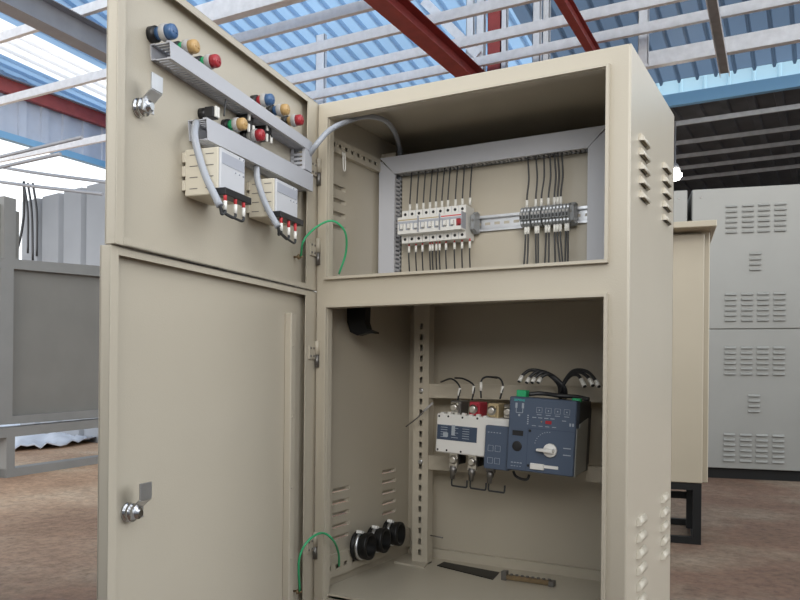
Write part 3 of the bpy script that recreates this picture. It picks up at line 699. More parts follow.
b = MB(TS); b.box((cx(.87),-.004,zT-.003),(cx(.99),.012,zT+.004),.001); b.build('plug_connector', GREEN, ats)
# cables on the controller
def tsP(x, y, z): return TS @ Vector((x,y,z))
arcL = [((519,382),(522,376),(531,370),(546,373),(558,384),(560,392)), ((526.5,383),(529,378),(538,371.5),(549,374),(560,385),(562,392)), ((532,383),(534.5,378),(543,372.5),(553,376),(563,387),(564,393)), ((538,383),(540.5,378),(548,374),(556,378),(565,388),(566,393))]
arcR = [((599,387),(596,381),(587,371.5),(573,371),(563,384),(559,392)), ((593,386),(589.5,379),(581,372.5),(571,374),(563,386),(560,393)), ((585,387),(581,379),(576,374.5),(569,377),(562,388),(561,393))]
for side_, arcs in (('left',arcL),('right',arcR)):
    for i, pts_ in enumerate(arcs):
        yy = [.012+.007*i, .020+.007*i, .034+.005*i, .050+.004*i, .066, .085]
        s_ = [atY(x,y,YF+d_) for (x,y),d_ in zip(pts_,yy)]; s_[-1].z -= .01
        r = thing('control_cable', '%s thick black cable arching from the %s top of the blue controller' % (oe[i], side_), 'cable', s_[0], group='cables on top of the controller')
        MB().tube(s_,.0036,10).build('lead', CABLE, r)
        MB().cyl(s_[0]+(s_[1]-s_[0])*.1, s_[0]+(s_[1]-s_[0])*1.0, .0044, None, 10).build('white_sleeve', SLEEVE, r)
# black multi-core lying along the controller top
tag(MB().tube([tsP(cx(.16),.020,zT+.005),tsP(cx(.35),.030,zT+.008),tsP(cx(.55),.05,zT+.005),tsP(cx(.8),.055,zT+.005),tsP(cx(1.02),.045,zT+.002)],.0045,10).build('control_cable', CABLE), 'thick black cable lying flat along the top of the blue controller', 'cable', 'cables on top of the controller')
# leads above the white switch
ups = [((457,402),(460,388),(452,379),(441,382)), ((472,400),(474,386),(464,379),(455,378)), ((481,398),(481,382),(486,377),(497,378)), ((500,399),(503,386),(499,378),(489,377))]
for i,pp in enumerate(ups):
    s = [atY(x,y,YF+yy) for (x,y),yy in zip(pp,(.032,.034,.045,.075))]
    r = thing('sensing_wire', '%s thin black wire looping above the white switch terminals' % oe[i], 'wire', s[0], group='wires above the transfer switch')
    MB().tube(s,.0021,8).build('lead', CABLE, r); MB().cyl(s[0]+(s[1]-s[0])*.45, s[0]+(s[1]-s[0])*1.0,.0032,None,10).build('white_sleeve', SLEEVE, r)
for i in range(3):
    xx = pole_x[i]; dx = .036; lo = -.074
    r = thing('bridging_wire', '%s black bridging wire hanging below the white switch' % oe[i], 'wire', tsP(xx,.022,-.07), group='bridging wires below the transfer switch')
    pts = [tsP(xx-.002,.022,-.045), tsP(xx-.003,.022,lo+.010), tsP(xx-.002,.022,lo+.001), tsP(xx+.004,.022,lo), tsP(xx+dx-.008,.022,lo), tsP(xx+dx-.003,.022,lo+.001), tsP(xx+dx-.002,.022,lo+.008), tsP(xx+dx-.002,.022,lo+.016)]
    MB().tube(pts,.0020,8,4).build('lead', CABLE, r)
    MB().lathe(tsP(xx,.022,-.030),tsP(xx-.003,.022,-.07)-tsP(xx,.022,-.03),[(0,.0085),(.014,.0080),(.016,.0062),(.028,.0052)],16).build('boot', DARKMETAL, r)
s4 = [tsP(xM+.030,.03,-.030), tsP(xM+.026,.03,-.040), tsP(xM+.014,.03,-.041), tsP(xM,.03,-.036), tsP(xM-.006,.03,-.026)]
tag(MB().tube(s4,.003,8).build('bridging_wire', CABLE), 'short thick black cable under the blue controller', 'cable')
# loose lead left of the white switch
s = [atY(406,426.5,.30), atY(416,419,.30), atY(424,411,.305), atY(433,403,.315)]
r = thing('loose_wire', 'loose grey wire end poking past the upright channel left of the switch', 'wire', s[0])
MB().tube(s,.0018,8).build('lead', DARKMETAL, r); MB().cyl(s[2],s[3],.003,None,10).build('sleeve', COLLAR, r)
# three black cable clamps with rubber rings on the low strip
for i,(px,py,y) in enumerate(((371,546.5,.155),(386,540.5,.215),(401,534,.285))):
    c_ = atX(px,py,.050); rr = .0305 if i==0 else .029
    c_ = Vector((.050,c_.y,c_.z))
    ax = Vector((.995,.08,.03)).normalized()
    r = thing('ring_clamp', ('black rubber ring with steel band nearest the door on the low strip','middle black rubber ring on the low strip','black rubber ring nearest the upright channel on the low strip')[i], 'cable ring', c_-Vector((0,0,rr)), group='black rubber rings on the low strip')
    st_ = c_-ax*.040
    b = MB(); b.lathe(st_,ax,[(.0,rr*.86),(.004,rr*1.08),(.009,rr*1.08),(.011,rr*.9),(.026,rr*.95),(.036,rr*1.0),(.040,rr*.97),(.040,rr*.76),(.008,rr*.70),(.006,0)],28,cap=False); b.build('ring', RUBBER, r)
    b = MB(); b.lathe(st_,ax,[(.013,rr*.91),(.013,rr*1.02),(.020,rr*1.03),(.020,rr*.92)],28,cap=False); b.build('steel_band', ZINC, r)
    b = MB(); k = st_+ax*.0165+Vector((0,-.25,.97)).normalized()*rr*1.06; b.box((-.007,-.006,-.003),(.007,.006,.004),.001,Matrix.Translation(k)@Matrix.Rotation(-.3,4,'X')); b.build('band_screw', SLEEVE, r)
    b = MB(); b.box((.0125,c_.y-.010,c_.z-rr*.55),(.018,c_.y+.010,c_.z+rr*.3),.001); b.build('bracket', BLACKP, r)
# black curved strip hanging under the shelf
q = [atY(x,y,.10) for x,y in ((347,305),(347,322),(350,332),(357,335.5),(366,333),(374,333.5))]
b = MB(); outl = [tuple(p_) for p_ in q]
inl = [tuple(atY(x,y,.10)) for x,y in ((374,332),(367,329),(365,322),(366,305))]
top_z = Z2-.0245
outl[0] = (outl[0][0],.10,top_z); inl[-1] = (inl[-1][0],.10,top_z)
b.prism(outl+inl,(0,.022,0)); tag(b.build('hanging_strip', RUBBER), 'black curved rubber strip hanging from the ceiling of the lower compartment', 'rubber strip')
# things on the cabinet floor
f0,f1,f2,f3 = [atZ(x,y,FLOORZ) for x,y in ((437,566),(444,562.5),(499,573),(493,580))]
b = MB(); b.hexa([f0,f3,f2,f1]+[p_+Vector((0,0,.002)) for p_ in (f0,f3,f2,f1)]); tag(b.build('rubber_strip', RUBBER), 'flat black rubber strip lying on the cabinet floor', 'rubber strip')
e0 = atZ(502,580,FLOORZ); e1 = atZ(552,587,FLOORZ); ex = (e1-e0).normalized(); ey = Vector((-ex.y,ex.x,0)); LB = (e1-e0).length
M = frame(e0, ex, ey, (0,0,1))
nb = thing('neutral_bar', 'tarnished brass terminal bar lying on the cabinet floor', 'terminal bar', e0, M)
b = MB(M); b.box((0,0,.002),(LB,.012,.012),.001); b.build('bar', BRASS, nb)
for k in range(9):
    b = MB(M); b.lathe((.008+k*(LB-.016)/8,.006,.012),(0,0,1),[(0,.0036),(.003,.0036),(.0035,.002)],8); b.build('screw', DARKMETAL, nb)
for x in (-.002,LB-.008):
    b = MB(M); b.box((x,-.002,0),(x+.012,.016,.020 if x<0 else .012),.001); b.build('insulator', DARKMETAL, nb)
q = MB().cyl(atY(430,535.3,.352),atY(443,537.8,.352),.0016,None,8).build('support_pin', DARKMETAL, cab); q['label'] = 'dark thin steel pin'

# ================================================================== SURROUNDINGS
# ground
def floor_mat():
    m = bpy.data.materials.new('dusty_earth_floor'); m.use_nodes = True; nt = m.node_tree; b = nt.nodes['Principled BSDF']; b.inputs['Roughness'].default_value = .75; b.inputs['Specular IOR Level'].default_value = .25
    tc = nt.nodes.new('ShaderNodeTexCoord')
    def noise(sc, det, rough=.6):
        n = nt.nodes.new('ShaderNodeTexNoise'); n.inputs['Scale'].default_value = sc; n.inputs['Detail'].default_value = det; n.inputs['Roughness'].default_value = rough
        nt.links.new(tc.outputs['Object'], n.inputs['Vector']); return n
    def ramp(n, stops):
        r = nt.nodes.new('ShaderNodeValToRGB'); nt.links.new(n.outputs['Fac'], r.inputs['Fac'])
        while len(r.color_ramp.elements) < len(stops): r.color_ramp.elements.new(.5)
        for e,(p,c) in zip(r.color_ramp.elements, stops): e.position = p; e.color = (*c,1)
        return r
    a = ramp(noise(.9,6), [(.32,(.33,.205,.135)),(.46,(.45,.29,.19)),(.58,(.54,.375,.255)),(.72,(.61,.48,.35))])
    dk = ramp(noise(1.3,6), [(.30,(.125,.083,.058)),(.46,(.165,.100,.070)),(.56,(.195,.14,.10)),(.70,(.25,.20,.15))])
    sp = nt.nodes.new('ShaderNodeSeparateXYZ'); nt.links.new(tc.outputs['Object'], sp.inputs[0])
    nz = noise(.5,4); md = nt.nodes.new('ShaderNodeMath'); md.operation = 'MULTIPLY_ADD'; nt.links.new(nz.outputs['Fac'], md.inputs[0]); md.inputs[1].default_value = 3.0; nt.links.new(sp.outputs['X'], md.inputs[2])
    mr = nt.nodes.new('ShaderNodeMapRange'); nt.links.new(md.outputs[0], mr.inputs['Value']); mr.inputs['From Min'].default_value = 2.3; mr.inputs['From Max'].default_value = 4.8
    mz = nt.nodes.new('ShaderNodeMixRGB'); nt.links.new(mr.outputs['Result'], mz.inputs['Fac']); nt.links.new(a.outputs['Color'], mz.inputs[1]); nt.links.new(dk.outputs['Color'], mz.inputs[2]); a = mz  # sandy to dark brown along x; stronger light at left is painted in
    c = ramp(noise(26,6,.75), [(.30,(.5,.48,.46)),(.5,(.95,.95,.95)),(.70,(1.35,1.32,1.28))])
    mx = nt.nodes.new('ShaderNodeMixRGB'); mx.blend_type = 'MULTIPLY'; mx.inputs['Fac'].default_value = .85
    nt.links.new(a.outputs['Color'], mx.inputs[1]); nt.links.new(c.outputs['Color'], mx.inputs[2]); nt.links.new(mx.outputs['Color'], b.inputs['Base Color'])
    n2 = noise(14,8,.7); bp = nt.nodes.new('ShaderNodeBump'); bp.inputs['Strength'].default_value = .5; bp.inputs['Distance'].default_value = .02
    nt.links.new(n2.outputs['Fac'], bp.inputs['Height']); nt.links.new(bp.outputs['Normal'], b.inputs['Normal'])
    return m
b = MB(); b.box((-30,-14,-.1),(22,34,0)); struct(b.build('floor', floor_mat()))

# beige neighbour cabinet on a black leg frame
nb0 = atZ(701,545,0); ang = math.radians(10)
ex = Vector((math.cos(ang), math.sin(ang), 0)); ey = Vector((-math.sin(ang), math.cos(ang), 0))
MN = frame(nb0, ex, ey, (0,0,1))
def pn(px,py,y=0): v = MN.inverted() @ at(px,py,ey,ey.dot(nb0)+y); return v.x, v.z
zfr = pn(701,484)[1]; ztp = pn(704,229)[1]; xr1 = pn(704,300)[0]; xstrip = pn(709.5,300,.05)[0]
nc = thing('beige_cabinet', 'closed beige cabinet with overhanging roof on a black leg frame behind the main cabinet', 'cabinet', (0,0,0), MN)
wN, dN = .85, .5
b = MB(MN); b.box((xstrip-wN-.05,.05,zfr),(xstrip,dN,ztp-.004),.003); b.build('body', BEIGE2, nc)
b = MB(MN); b.box((xr1-wN,.0,zfr+.002),(xr1,.03,ztp-.02),.003); b.box((xr1-wN+.02,.03,zfr+.02),(xr1-.02,.05,ztp-.03)); b.build('door', BEIGE2, nc)
xo,zo = pn(717,226,-.10); zo2 = pn(717,219.5,-.10)[1]
b = MB(MN); b.box((xo-wN-.2,-.10,zo),(xo,dN+.05,zo2),.003); b.build('roof_plate', BEIGE2, nc)
fwid = .035
zmid = pn(690,503)[1]
lf = MB(MN)
def leg(x,y): 
    b = MB(MN); b.box((x-fwid,y,.0),(x,y+fwid,zfr)); b.build('leg', BLACKSTEEL, nc)['label'] = 'black square leg'
leg(0,.0); leg(-wN+.05,0); leg(0,dN-.05); leg(-wN+.05,dN-.05)
b = MB(MN)
for y in (0,dN-.05):
    for z in (.0,zfr-.03): b.box((-wN+.05,y+.001,z),(-fwid,y+fwid-.001,z+.03))
b.box((-wN+.05,.22,zmid-.015),(-fwid*.6,.25,zmid+.015))
for x in (-fwid,-wN+.05-fwid):
    for z in (.0,zfr-.03): b.box((x+.001,fwid,z),(x+fwid-.001,dN-.05,z+.03))
b.box((-fwid*1.6,.215,0.03),(-fwid*.6,.25,zfr-.03))
b.build('frame_rail', BLACKSTEEL, nc)['label'] = 'black base rails'

# pale grey cabinets behind
base = atZ(708,478,0); bb_ = .2275
ex = Vector((math.cos(bb_), math.sin(bb_), 0)); ey = Vector((-math.sin(bb_), math.cos(bb_), 0)); MG = frame(base, ex, ey, (0,0,1))
def pg(px,py,y=0): v = MG.inverted() @ at(px,py,ey,ey.dot(base)+y); return v.x, v.z
xg0 = pg(692,200)[0]; zg0 = (pg(708,467)[1]+pg(797,472)[1])/2; zgm = (pg(710,328)[1]+pg(797,330)[1])/2; zgt = (pg(692,190)[1]+pg(797,183.5)[1])/2
xg1 = pg(815,300)[0]; dG = .9
def grey_cab(label, x0, x1, cols):
    r = thing('grey_cabinet', label, 'cabinet', (0,0,0), MG @ Matrix.Translation(((x0+x1)/2,0,0)), 'pale grey cabinets at the back')
    b = MB(MG); b.box((x0,.014,zg0),(x1,dG,zgt),.004); b.build('body', GREYPAINT, r)
    b = MB(MG); b.box((x0+.01,.03,0),(x1-.01,dG-.03,zg0)); b.build('plinth', BLACKSTEEL, r)['label'] = 'black plinth'
    for za, zb, rows in ((zgm+.004, zgt-.002, 'u'),(zg0+.002, zgm-.004, 'l')):
        b = MB(MG); b.box((x0+.003,0,za),(x1-.003,.014,zb),.003); pnl = b.build('panel', GREYPAINT, r)
        H = zb-za
        for v,n in ((.775,6),(.47,4),(.15,6)):
            cc = cols if n == 6 else [sum(cols)/len(cols)]
            for cxx in cc:
                b = MB(MG); lw = .075
                for k in range(n):
                    z = za+H*v+(k-n/2+.5)*.0375
                    b.prism([(cxx-lw/2,0,z+.010),(cxx-lw/2,-.014,z-.004),(cxx-lw/2,-.012,z-.007),(cxx-lw/2,0,z-.006)],(lw,0,0))
                b.build('louver_bank', GREYPAINT, pnl)
        for zz in (za+.06, zb-.06):
            for xx in (x0+.06, x1-.06):
                b = MB(MG); b.lathe((xx,0,zz),(0,-1,0),[(0,.008),(.002,.006)],8); b.build('fixing_screw', DARKMETAL, pnl)
gcols = [pg(x,208)[0] for x in (731.5,748,764,780.5)]
grey_cab('pale grey cabinet with rows of louvers at the right edge behind the beige cabinet', xg0, xg1, gcols)
wG = xg1-xg0
grey_cab('pale grey louvered cabinet mostly hidden behind the main cabinet', xg0-wG-.03, xg0-.03, [x-wG-.03+.02 for x in gcols])

# grey enclosure frame at the left
P1 = atZ(2,478,0); P2 = atZ(99,463,0); ex = (P2-P1).normalized(); ey = Vector((-ex.y, ex.x, 0)); MF = frame(P1, ex, ey, (0,0,1))
def pf(px,py,y=0): v = MF.inverted() @ at(px,py,ey,ey.dot(P1)+y); return v.x, v.z
fr = thing('steel_enclosure', 'unfinished grey steel enclosure frame with side panels standing at the left', 'enclosure', (0,0,0), MF)
LF = pf(150,440)[0]
def quad(x0,x1,za0,za1,zb0,zb1,y0,y1):   # sloping rail: lower za at x0/x1, upper zb
    b = MB(MF); b.hexa([(x0,y0,za0),(x1,y0,za1),(x1,y1,za1),(x0,y1,za0),(x0,y0,zb0),(x1,y0,zb1),(x1,y1,zb1),(x0,y1,zb0)]); return b
def lin(p,q): # z at x=xs from two photo points
    (xa,za),(xb,zb) = pf(*p),pf(*q); return lambda x: za+(zb-za)*(x-xa)/(xb-xa)
l_rt, l_rb = lin((0,258),(102,266)), lin((16,269),(102,276.5))
l_lt, l_lb = lin((13,416),(100,409.5)), lin((0,425),(100,417.5))
l_bt, l_bb = lin((0,428),(100,419)), lin((12,436.5),(100,427))
l_ct, l_cb = lin((12,468),(99,456)), lin((2,478),(99,463))
XL0 = pf(-40,440)[0]
for f_t,f_b,nm,yy in ((l_rt,l_rb,'rail',0),(l_lt,l_lb,'rail',0),(l_bt,l_bb,'base_rail',-.03)):
    quad(XL0,LF,f_b(XL0),f_b(LF),f_t(XL0),f_t(LF),yy,yy+.10).build(nm, FRAMEGREY, fr)
xb0 = pf(3,470)[0]; xb1 = pf(11.5,470)[0]
quad(xb0,LF,0,0,l_ct(xb0),l_ct(LF),-.03,.07).build('base_rail', FRAMEGREY, fr)
quad(xb0,xb1,.0,0,l_bb(xb0),l_bb(xb1),-.029,.069).build('base_post', FRAMEGREY, fr)
quad(LF-.1,LF,.0,0,l_bb(LF-.1),l_bb(LF),-.029,.069).build('base_post', FRAMEGREY, fr)
xp0 = pf(0,350)[0]; xp1 = pf(13,350)[0]
quad(xp0,xp1,l_lt(xp0),l_lt(xp1),l_rb(xp0),l_rb(xp1),0,.1).build('post', FRAMEGREY, fr)
quad(LF-.1,LF,l_lt(LF),l_lt(LF),l_rb(LF),l_rb(LF),0,.1).build('post', FRAMEGREY, fr)
quad(xp1,LF-.1,l_lt(xp1)-.01,l_lt(LF)-.01,l_rb(xp1)+.01,l_rb(LF)+.01,.05,.065).build('panel', PANELGREY, fr)
quad(XL0,xp0,l_lt(XL0)-.01,l_lt(xp0)-.01,l_rb(XL0)+.01,l_rb(xp0)+.01,.05,.065).build('panel', PANELGREY, fr)
xq0 = pf(4,220)[0]; xq1 = pf(16,220)[0]; zq = pf(10,197.5)[1]
quad(xq0,xq1,l_rt(xq0),l_rt(xq1),zq,zq,0,.1).build('post', FRAMEGREY, fr)
xq2 = pf(22.5,230)[0]; zq2 = pf(20,211)[1]
b = MB(MF); b.prism([(xq1,.03,l_rt(xq1)),(xq2,.03,l_rt(xq2)),(xq2,.03,zq2),(xq1,.03,zq2)],(0,.05,0)); b.build('gusset', PANELGREY, fr)
b = MB(MF); b.prism([(XL0,.03,l_rt(XL0)),(xq0,.03,l_rt(xq0)),(xq0,.03,zq2+.02),(XL0,.03,zq2+.02)],(0,.05,0)); b.build('gusset', PANELGREY, fr)
# far long side of the same enclosure so that it has depth
quad(XL0,LF,l_lb(XL0),l_lb(LF),l_rt(XL0),l_rt(LF),1.6,1.65).build('panel', PANELGREY, fr) if False else None

# pale sheeting on the ground behind
q = [atZ(x,y,.0) for x,y in ((-30,455),(60,448.5),(130,437),(130,426),(-30,428))]
b = MB(); n = 26; rows = []
for i in range(n+1):
    u = i/n; row = []
    near = q[0].lerp(q[1], min(1,u/.5)) if u < .5 else q[1].lerp(q[2], (u-.5)/.5); far = q[4].lerp(q[3], u)
    for j in range(13):
        p_ = near.lerp(far, j/12); row.append(b.bm.verts.new((p_.x, p_.y, .015+.05*random.random())))
    rows.append(row)
for i in range(n):
    for j in range(12): b.bm.faces.new((rows[i][j],rows[i+1][j],rows[i+1][j+1],rows[i][j+1])).smooth = True
tag(b.build('ground_sheet', TARPM, None, .01), 'pale bluish crumpled sheeting spread on the ground behind the grey enclosure', 'sheeting')

# corrugated sheet helper
def corrugated(o, ea, eb, la, lb, pitch, depth, name, m, rib=.35, holes=None):
    o = Vector(o); ea = Vector(ea).normalized(); eb = Vector(eb).normalized(); n = ea.cross(eb).normalized(); b = MB(); prof = []; k = 0; x = 0
    while x < la:
        for dx,dz in ((0,0),(pitch*(1-rib)-.02,0),(pitch*(1-rib),1),(pitch-.02,1)):
            if x+dx <= la: prof.append(o+ea*(x+dx)+n*depth*dz)
        x += pitch
    prof.append(o+ea*la)
    b.strip(prof, eb*lb); return b.build(name, m)
# left boundary: corrugated gable band under the roof, open below
XW = -16.0
zt1 = atX(0,87.5,XW).z; zb1 = atX(0,131,XW).z
y0w, y1w = -6.0, 34.0
zwb = atX(50,146.5,XW).z; zwt = atX(50,108,XW).z
o = corrugated((XW,y0w,zwb),(0,1,0),(0,0,1),y1w-y0w,zwt-zwb+1.0,.62,.05,'wall_left',WALLB); struct(o)
b = MB(); b.box((XW-.05,y0w,zwb-.16),(XW+.12,y1w,zwb)); struct(b.build('trim_1', BLUETRIM))
# wire-fence style corrugated partition beyond the enclosure
Pm = atZ(10,433,0); 
dirp = Vector((math.cos(math.radians(-8)), math.sin(math.radians(-8)), 0)); nrm = Vector((-dirp.y, dirp.x, 0))
def pp_(px,py): return at(px,py,nrm,nrm.dot(Pm))
pl = pp_(22,240); pr_ = pp_(150,240); ztp_ = (pp_(30,195).z+pp_(105,187).z)/2
pa = Vector((pl.x,pl.y,0))
o = corrugated(pa, dirp, (0,0,1), (pr_-pl).length, ztp_, .44, -.05, 'partition', WALLM, rib=.2); tag(o, 'grey corrugated metal partition standing beyond the enclosure at the left', 'partition')
s = [pp_(37,184)-nrm*.15, pp_(37,215)-nrm*.15, pp_(38,240)-nrm*.2, pp_(32,257)-nrm*.2, pp_(22,256)-nrm*.2]
tag(MB().tube(s,.014,8).build('hanging_cable', CABLE), 'dark cable looping down in front of the corrugated partition', 'cable', 'cables by the partition')
for i,(x0_,x1_,y_) in enumerate(((41,47,255),(45,52,262),(50,56,258))):
    s = [pp_(x0_-4,186)-nrm*.15, pp_(x0_,215)-nrm*.15, pp_(x1_-6,y_)-nrm*.15]
    tag(MB().tube(s,.012,6).build('hanging_cable', CABLE), ('left thin cable','middle thin cable','right thin cable')[i]+' hanging straight down the corrugated partition', 'cable', 'cables by the partition')
# wires strung across the bright opening
for i,(a_,c_) in enumerate((((-40,158),(170,194)),((-40,174),(160,206)),((-40,188),(160,158)),((-40,203),(160,178)))):
    A_ = pp_(*a_)-nrm*(.4+.2*i); C_ = pp_(*c_)-nrm*(.4+.2*i); mid = (A_+C_)/2-Vector((0,0,.04))
    tag(MB().tube([A_,mid,C_],.016,6).build('overhead_cable', GREYSTEEL), ('upper left overhead cable','lower left overhead cable','right rising overhead cable','lowest overhead cable')[i]+' across the bright opening at the left', 'cable', 'overhead cables at the left')

# ---- roof structure
ZG = 5.45
def yz(px,py,z=ZG): return atZ(px,py,z).y
# purlins along x
pur = [(30,31,.12,'first'),(220,18,.26,'second'),(320,21,.13,'third'),(320,50,.13,'fourth'),(320,77,.13,'fifth'),(320,97,.13,'sixth'),(660,64,.22,'seventh')]
pur_lab = ['pale galvanised purlin nearest above the camera at the left','deep galvanised purlin above the upper door','narrow galvanised purlin just beyond the deep one','galvanised purlin fourth in line over the cabinet','galvanised purlin fifth in line over the cabinet','galvanised purlin directly behind the top edge of the cabinet','deep galvanised purlin farthest in, above the pale blue band']
PURY = []
for (px,py,h,_),lb in zip(pur,pur_lab):
    y = yz(px,py); PURY.append(y)
    r = thing('purlin', lb, 'purlin', (0,y,ZG), group='galvanised purlins under the roof')
    x0_, x1_ = (XW+.2 if _ in ('first','third','sixth') else atY(150,30,y).x), 11
    b = MB(); b.box((x0_,y-.001,ZG-.0),(x1_,y+.006,ZG+h)); b.build('web', GALV, r)
    b = MB(); b.box((x0_,y,ZG-.006),(x1_,y+h*.55,ZG)); b.box((x0_,y+h*.55-.006,ZG),(x1_,y+h*.55,ZG+.03)); b.box((x0_,y,ZG+h-.006),(x1_,y+h*.5,ZG+h)); b.build('flange', GALV, r)
# beams along y beneath them
def ibeam(label, pxa, pxb, z, w, h, m, y0_, y1_, dz=0):
    a_ = atZ(*pxa,z); c_ = atZ(*pxb,z); dr_ = (c_-a_); f0_ = (y0_-a_.y)/dr_.y; f1_ = (y1_-a_.y)/dr_.y
    A_ = a_+dr_*f0_; B_ = a_+dr_*f1_; L = (B_-A_).length; e = (B_-A_).normalized(); s_ = Vector((-e.y,e.x,0))
    M = frame(A_,e,s_,(0,0,1)); r = thing('roof_beam', label, 'beam', A_, M, 'steel roof beams')
    b = MB(M); b.box((0,-w/2,0),(L,w/2,.012)); b.box((0,-w/2,h-.012),(L,w/2,h)); b.build('flange', m, r)
    b = MB(M); b.box((0,-.006,.012),(L,.006,h-.012)); b.build('web', m, r)
    return r
ibeam('red oxide steel beam running over the cabinet towards the camera', (375,0), (459,72.5), ZG-.25, .25, .245, REDSTEEL, 3.0, 12.4)
ibeam('short red oxide beam end above the right of the cabinet', (560,2), (585.5,44.5), ZG-.2, .11, .195, REDSTEEL, 7.5, 14.0)
ibeam('grey steel beam crossing the bright roof at the top left', (0,6), (111,61), ZG-.35, .26, .345, GREYSTEEL, 1.0, 15)
# sloping galvanised channel at the right
a_ = atY(725,72,yz(660,64)-.10); c_ = atY(709,-20,yz(660,64)-2.2)
e = (c_-a_).normalized(); s_ = Vector((1,0,0)); s_ = (s_-e*s_.dot(e)).normalized(); M = frame(a_, e, s_, e.cross(s_)); L = (c_-a_).length
r = thing('channel_brace', 'weathered galvanised channel brace hanging in front of the purlins at the right', 'brace', a_, M)
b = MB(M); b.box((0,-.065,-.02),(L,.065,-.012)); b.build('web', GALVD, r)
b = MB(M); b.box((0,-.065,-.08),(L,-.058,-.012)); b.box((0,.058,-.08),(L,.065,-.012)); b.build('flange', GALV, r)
# red edge beam on the left wall under the roof
b = MB(); zr_ = atX(50,108,XW+.15).z
bm_ = thing('roof_beam', 'rusty red edge beam along the top of the left corrugated wall', 'beam', (XW+.15,8,zr_), group='steel roof beams')
b.box((XW+.06,y0w,zr_),(XW+.2,y1w,zr_+.32)); b.build('web', REDSTEEL, bm_)
b = MB(); b.box((XW+.02,y0w,zr_+.32),(XW+.30,y1w,zr_+.34)); b.build('flange', GREYSTEEL, bm_)
# far structure: posts and struts between the purlin grid and the roof
YB = PURY[6]+.5
def strut(px0,px1,m,label,name='strut',y=None,zb=None,ztop=9,grp='galvanised struts at the back'):
    y = y or YB; A_ = atY(px0,40,y); B_ = atY(px1,40,y); w = B_.x-A_.x; zb = ZG-.3 if zb is None else zb
    r = thing(name, label, name.replace('_',' '), ((A_.x+B_.x)/2,y,zb), group=grp)
    b = MB(); b.box((A_.x,y,zb),(B_.x,y+.008,ztop)); b.build('web', m, r)
    b = MB(); b.box((A_.x,y-.0,zb),(A_.x+.008,y+.08,ztop)); b.box((B_.x-.008,y,zb),(B_.x,y+.08,ztop)); b.build('flange', m, r)
YS = PURY[5]+.35
def roofz(y): return RZ0 - RS*(y-RY0) - .12
RY0 = 13.6; RS = .20
zE = atY(700,76,RY0).z; RZ0 = zE
strut(316,324.5,GALV,'galvanised upright strut behind the purlins above the open door',y=YS,ztop=roofz(YS))
strut(466,473.5,GALV,'left galvanised strut beside the red column',y=YS,ztop=roofz(YS))
strut(476,484,GALV,'galvanised strut touching the left of the red column',y=YS,ztop=roofz(YS))
strut(501,506.5,GALV,'narrow galvanised strut touching the right of the red column',y=YS,ztop=roofz(YS))
strut(532.5,540,GALV,'left of two galvanised struts above the middle of the cabinet top',y=YS,ztop=roofz(YS))
strut(542.5,549,GALV,'right of two galvanised struts above the middle of the cabinet top',y=YS+.1,ztop=roofz(YS+.1))
strut(638,648,GALV,'galvanised strut above the right corner of the cabinet',y=YS,ztop=roofz(YS))
strut(487.5,500.5,REDSTEEL,'red oxide column standing behind the purlins over the cabinet','column',y=YS+.02,zb=0,ztop=roofz(YS),grp='red columns')
a_ = atY(425,2,YS-.1); c_ = atY(466,43,YS-.1)
e = (c_-a_).normalized(); s_ = Vector((0,1,0)); M = frame(a_,e,s_,e.cross(s_))
b = MB(M); b.box((-.05,0,-.07),((c_-a_).length+.3,.05,.07)); tag(b.build('diagonal_brace', GALV), 'pale galvanised diagonal brace to the right of the red beam', 'brace')

# roof sheets (ribs down the slope)
sl = Vector((0,1,-RS)).normalized()
XS = -2.6
yA = -2.5
def roof_sheet(x0,x1,y0_,y1_,name,m,rs,rz0,ry0,pitch=.31):
    o_ = Vector((x0,y0_,rz0-rs*(y0_-ry0))); e_ = Vector((0,1,-rs)); L = e_.length*(y1_-y0_)
    return struct(corrugated(o_,(1,0,0),e_,x1-x0,L,pitch,-.07,name,m,rib=.18))
rz2 = zr_+.55; RS2 = .06
n2 = Vector((0,RS2,1)).normalized()
def onleft(px,py): return at(px,py,n2,n2.dot(Vector((0,10,rz2)))).x
XSP = -11.4; xdim = -3.6
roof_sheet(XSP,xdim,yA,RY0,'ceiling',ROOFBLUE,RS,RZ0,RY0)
roof_sheet(xdim,2.2,yA,RY0,'ceiling',ROOFDIM,RS,RZ0,RY0); roof_sheet(2.2,12,yA,RY0,'ceiling',SKYLIGHT,RS,RZ0,RY0)  # right part: unseen skylight added to brighten the cabinet side
def left_bay(x0,x1,m): return roof_sheet(x0,x1,yA,33.5,'ceiling',m,RS2,rz2,10.0,.40)
left_bay(XW,-15.2,ROOFBLUE); left_bay(-15.2,-13.7,SKYLIGHT); left_bay(-13.7,XSP,ROOFBLUE)
# gable sheet closing the step between the two roof levels
b = MB(); b.box((XSP-.03,yA,rz2-RS2*(yA-10)-.3),(XSP,RY0,roofz(yA)+.1)); struct(b.build('wall_gable', ROOFBLUE))
b = MB(); b.box((XW,RY0,0),(XSP,RY0+.02,rz2+.2)); struct(b.build('wall_back', ROOFBLUE))
# unseen walls added behind and right of the camera to block low light
struct(corrugated((12,-4.6,0),(0,1,0),(0,0,1),30,1.6,.62,.05,'shade_wall_right',WALLM))
struct(corrugated((-2.5,-1.8,0),(1,0,0),(0,0,1),4.6,1.13,.62,.05,'shade_wall_front',WALLM))
struct(corrugated((2.1,-1.8,0),(1,0,0),(0,0,1),7,3.0,.62,.05,'shade_wall_front',WALLM))  # taller piece added to keep sun off the background cabinets
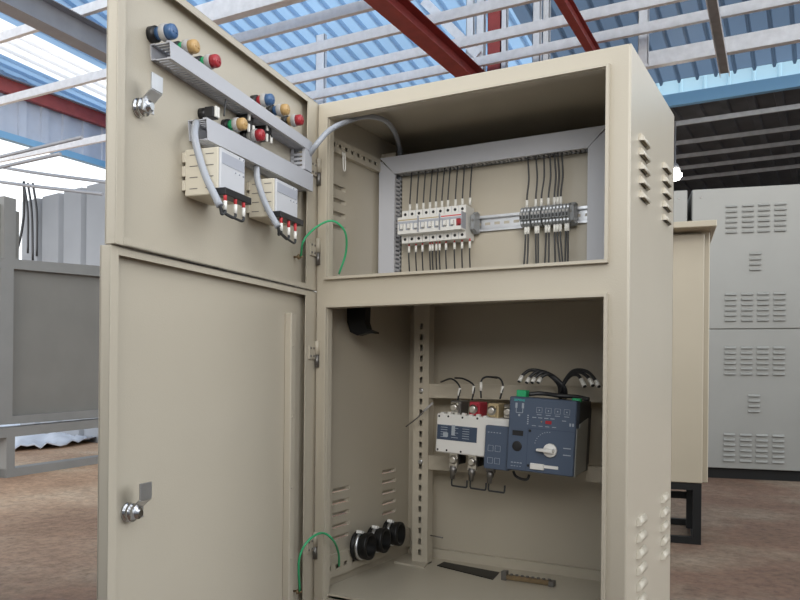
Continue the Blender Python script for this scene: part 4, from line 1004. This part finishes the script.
# pale blue far fascia with trim, then the dark lower roof beyond
zf0 = atY(700,93,RY0).z
struct(corrugated((XSP,RY0,zf0),(1,0,0),(0,0,1),12-XSP,RZ0-zf0+.02,.40,-.03,'wall_back',ROOFBAND,rib=.12))
b = MB(); zt_b = atY(700,103.5,RY0).z; b.box((XSP,RY0-.12,zt_b),(12,RY0-.0,(zt_b+zf0)/2-.01)); b.box((XSP,RY0-.06,(zt_b+zf0)/2-.01),(12,RY0+.06,zf0+.045)); struct(b.build('trim_2', BLUETRIM))
# dark lower roof
zd0 = zt_b+.13; zd1 = atY(740,195,24).z
e_ = Vector((0,24-RY0,zd1-zd0)); Ld = e_.length
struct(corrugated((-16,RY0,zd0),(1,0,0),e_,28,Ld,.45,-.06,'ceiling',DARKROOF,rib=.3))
for i,py in enumerate((118,138,152,164,175)):
    f = None
    # find depth along the dark roof where the line of sight at this row meets it
    n_ = Vector((1,0,0)).cross(e_).normalized(); p_ = at(720,py,n_,n_.dot(Vector((0,RY0,zd0-.30))))
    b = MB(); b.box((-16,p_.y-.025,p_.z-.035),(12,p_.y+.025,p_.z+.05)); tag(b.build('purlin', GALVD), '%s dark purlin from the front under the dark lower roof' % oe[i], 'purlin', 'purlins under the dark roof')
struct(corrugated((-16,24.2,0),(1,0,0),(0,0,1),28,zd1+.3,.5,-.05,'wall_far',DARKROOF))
# bay lamp glowing beside the cabinet
lp_ = atY(675,175,13.9)
lm = thing('bay_lamp', 'glowing round lamp hanging under the dark roof beside the cabinet corner', 'lamp', lp_)
b = MB(); b.lathe(lp_-Vector((0,0,.11)),(0,0,1),[(0,.0),(.02,.07),(.08,.12),(.13,.12),(.19,.07),(.22,.02)],20,cap=False); b.build('globe', LAMPM, lm)
b = MB(); b.lathe(lp_+Vector((0,0,.10)),(0,0,1),[(0,.09),(.10,.05),(.12,.015),(.9,.015)],14); b.build('holder', GALVD, lm)

# ================================================================== LIGHT
w = bpy.data.worlds.new('overcast_sky'); bpy.context.scene.world = w; w.use_nodes = True
nt = w.node_tree; bg = nt.nodes['Background']; bg.inputs['Color'].default_value = (.93,.97,1.0,1); bg.inputs['Strength'].default_value = 1.55
sd = bpy.data.lights.new('sun', 'SUN'); sd.energy = 1.5; sd.angle = math.radians(32); sd.color = (1,.965,.91)
so = bpy.data.objects.new('sun', sd); C.objects.link(so)
so.rotation_euler = Vector((-.42,.85,-.225)).to_track_quat('-Z','Y').to_euler()
s2 = bpy.data.lights.new('side_daylight', 'SUN'); s2.energy = 1.25; s2.angle = math.radians(40); s2.color = (.92,.96,1)
so2 = bpy.data.objects.new('side_daylight', s2); C.objects.link(so2)
so2.rotation_euler = Vector((-.93,-.28,-.36)).to_track_quat('-Z','Y').to_euler()
sc = bpy.context.scene
sc.view_settings.view_transform = 'Standard'; sc.view_settings.look = 'None'; sc.view_settings.gamma = 1; sc.view_settings.use_curve_mapping = False
sc.view_settings.exposure = 0.1
sc.cycles.max_bounces = 10; sc.cycles.diffuse_bounces = 6; sc.cycles.transmission_bounces = 8
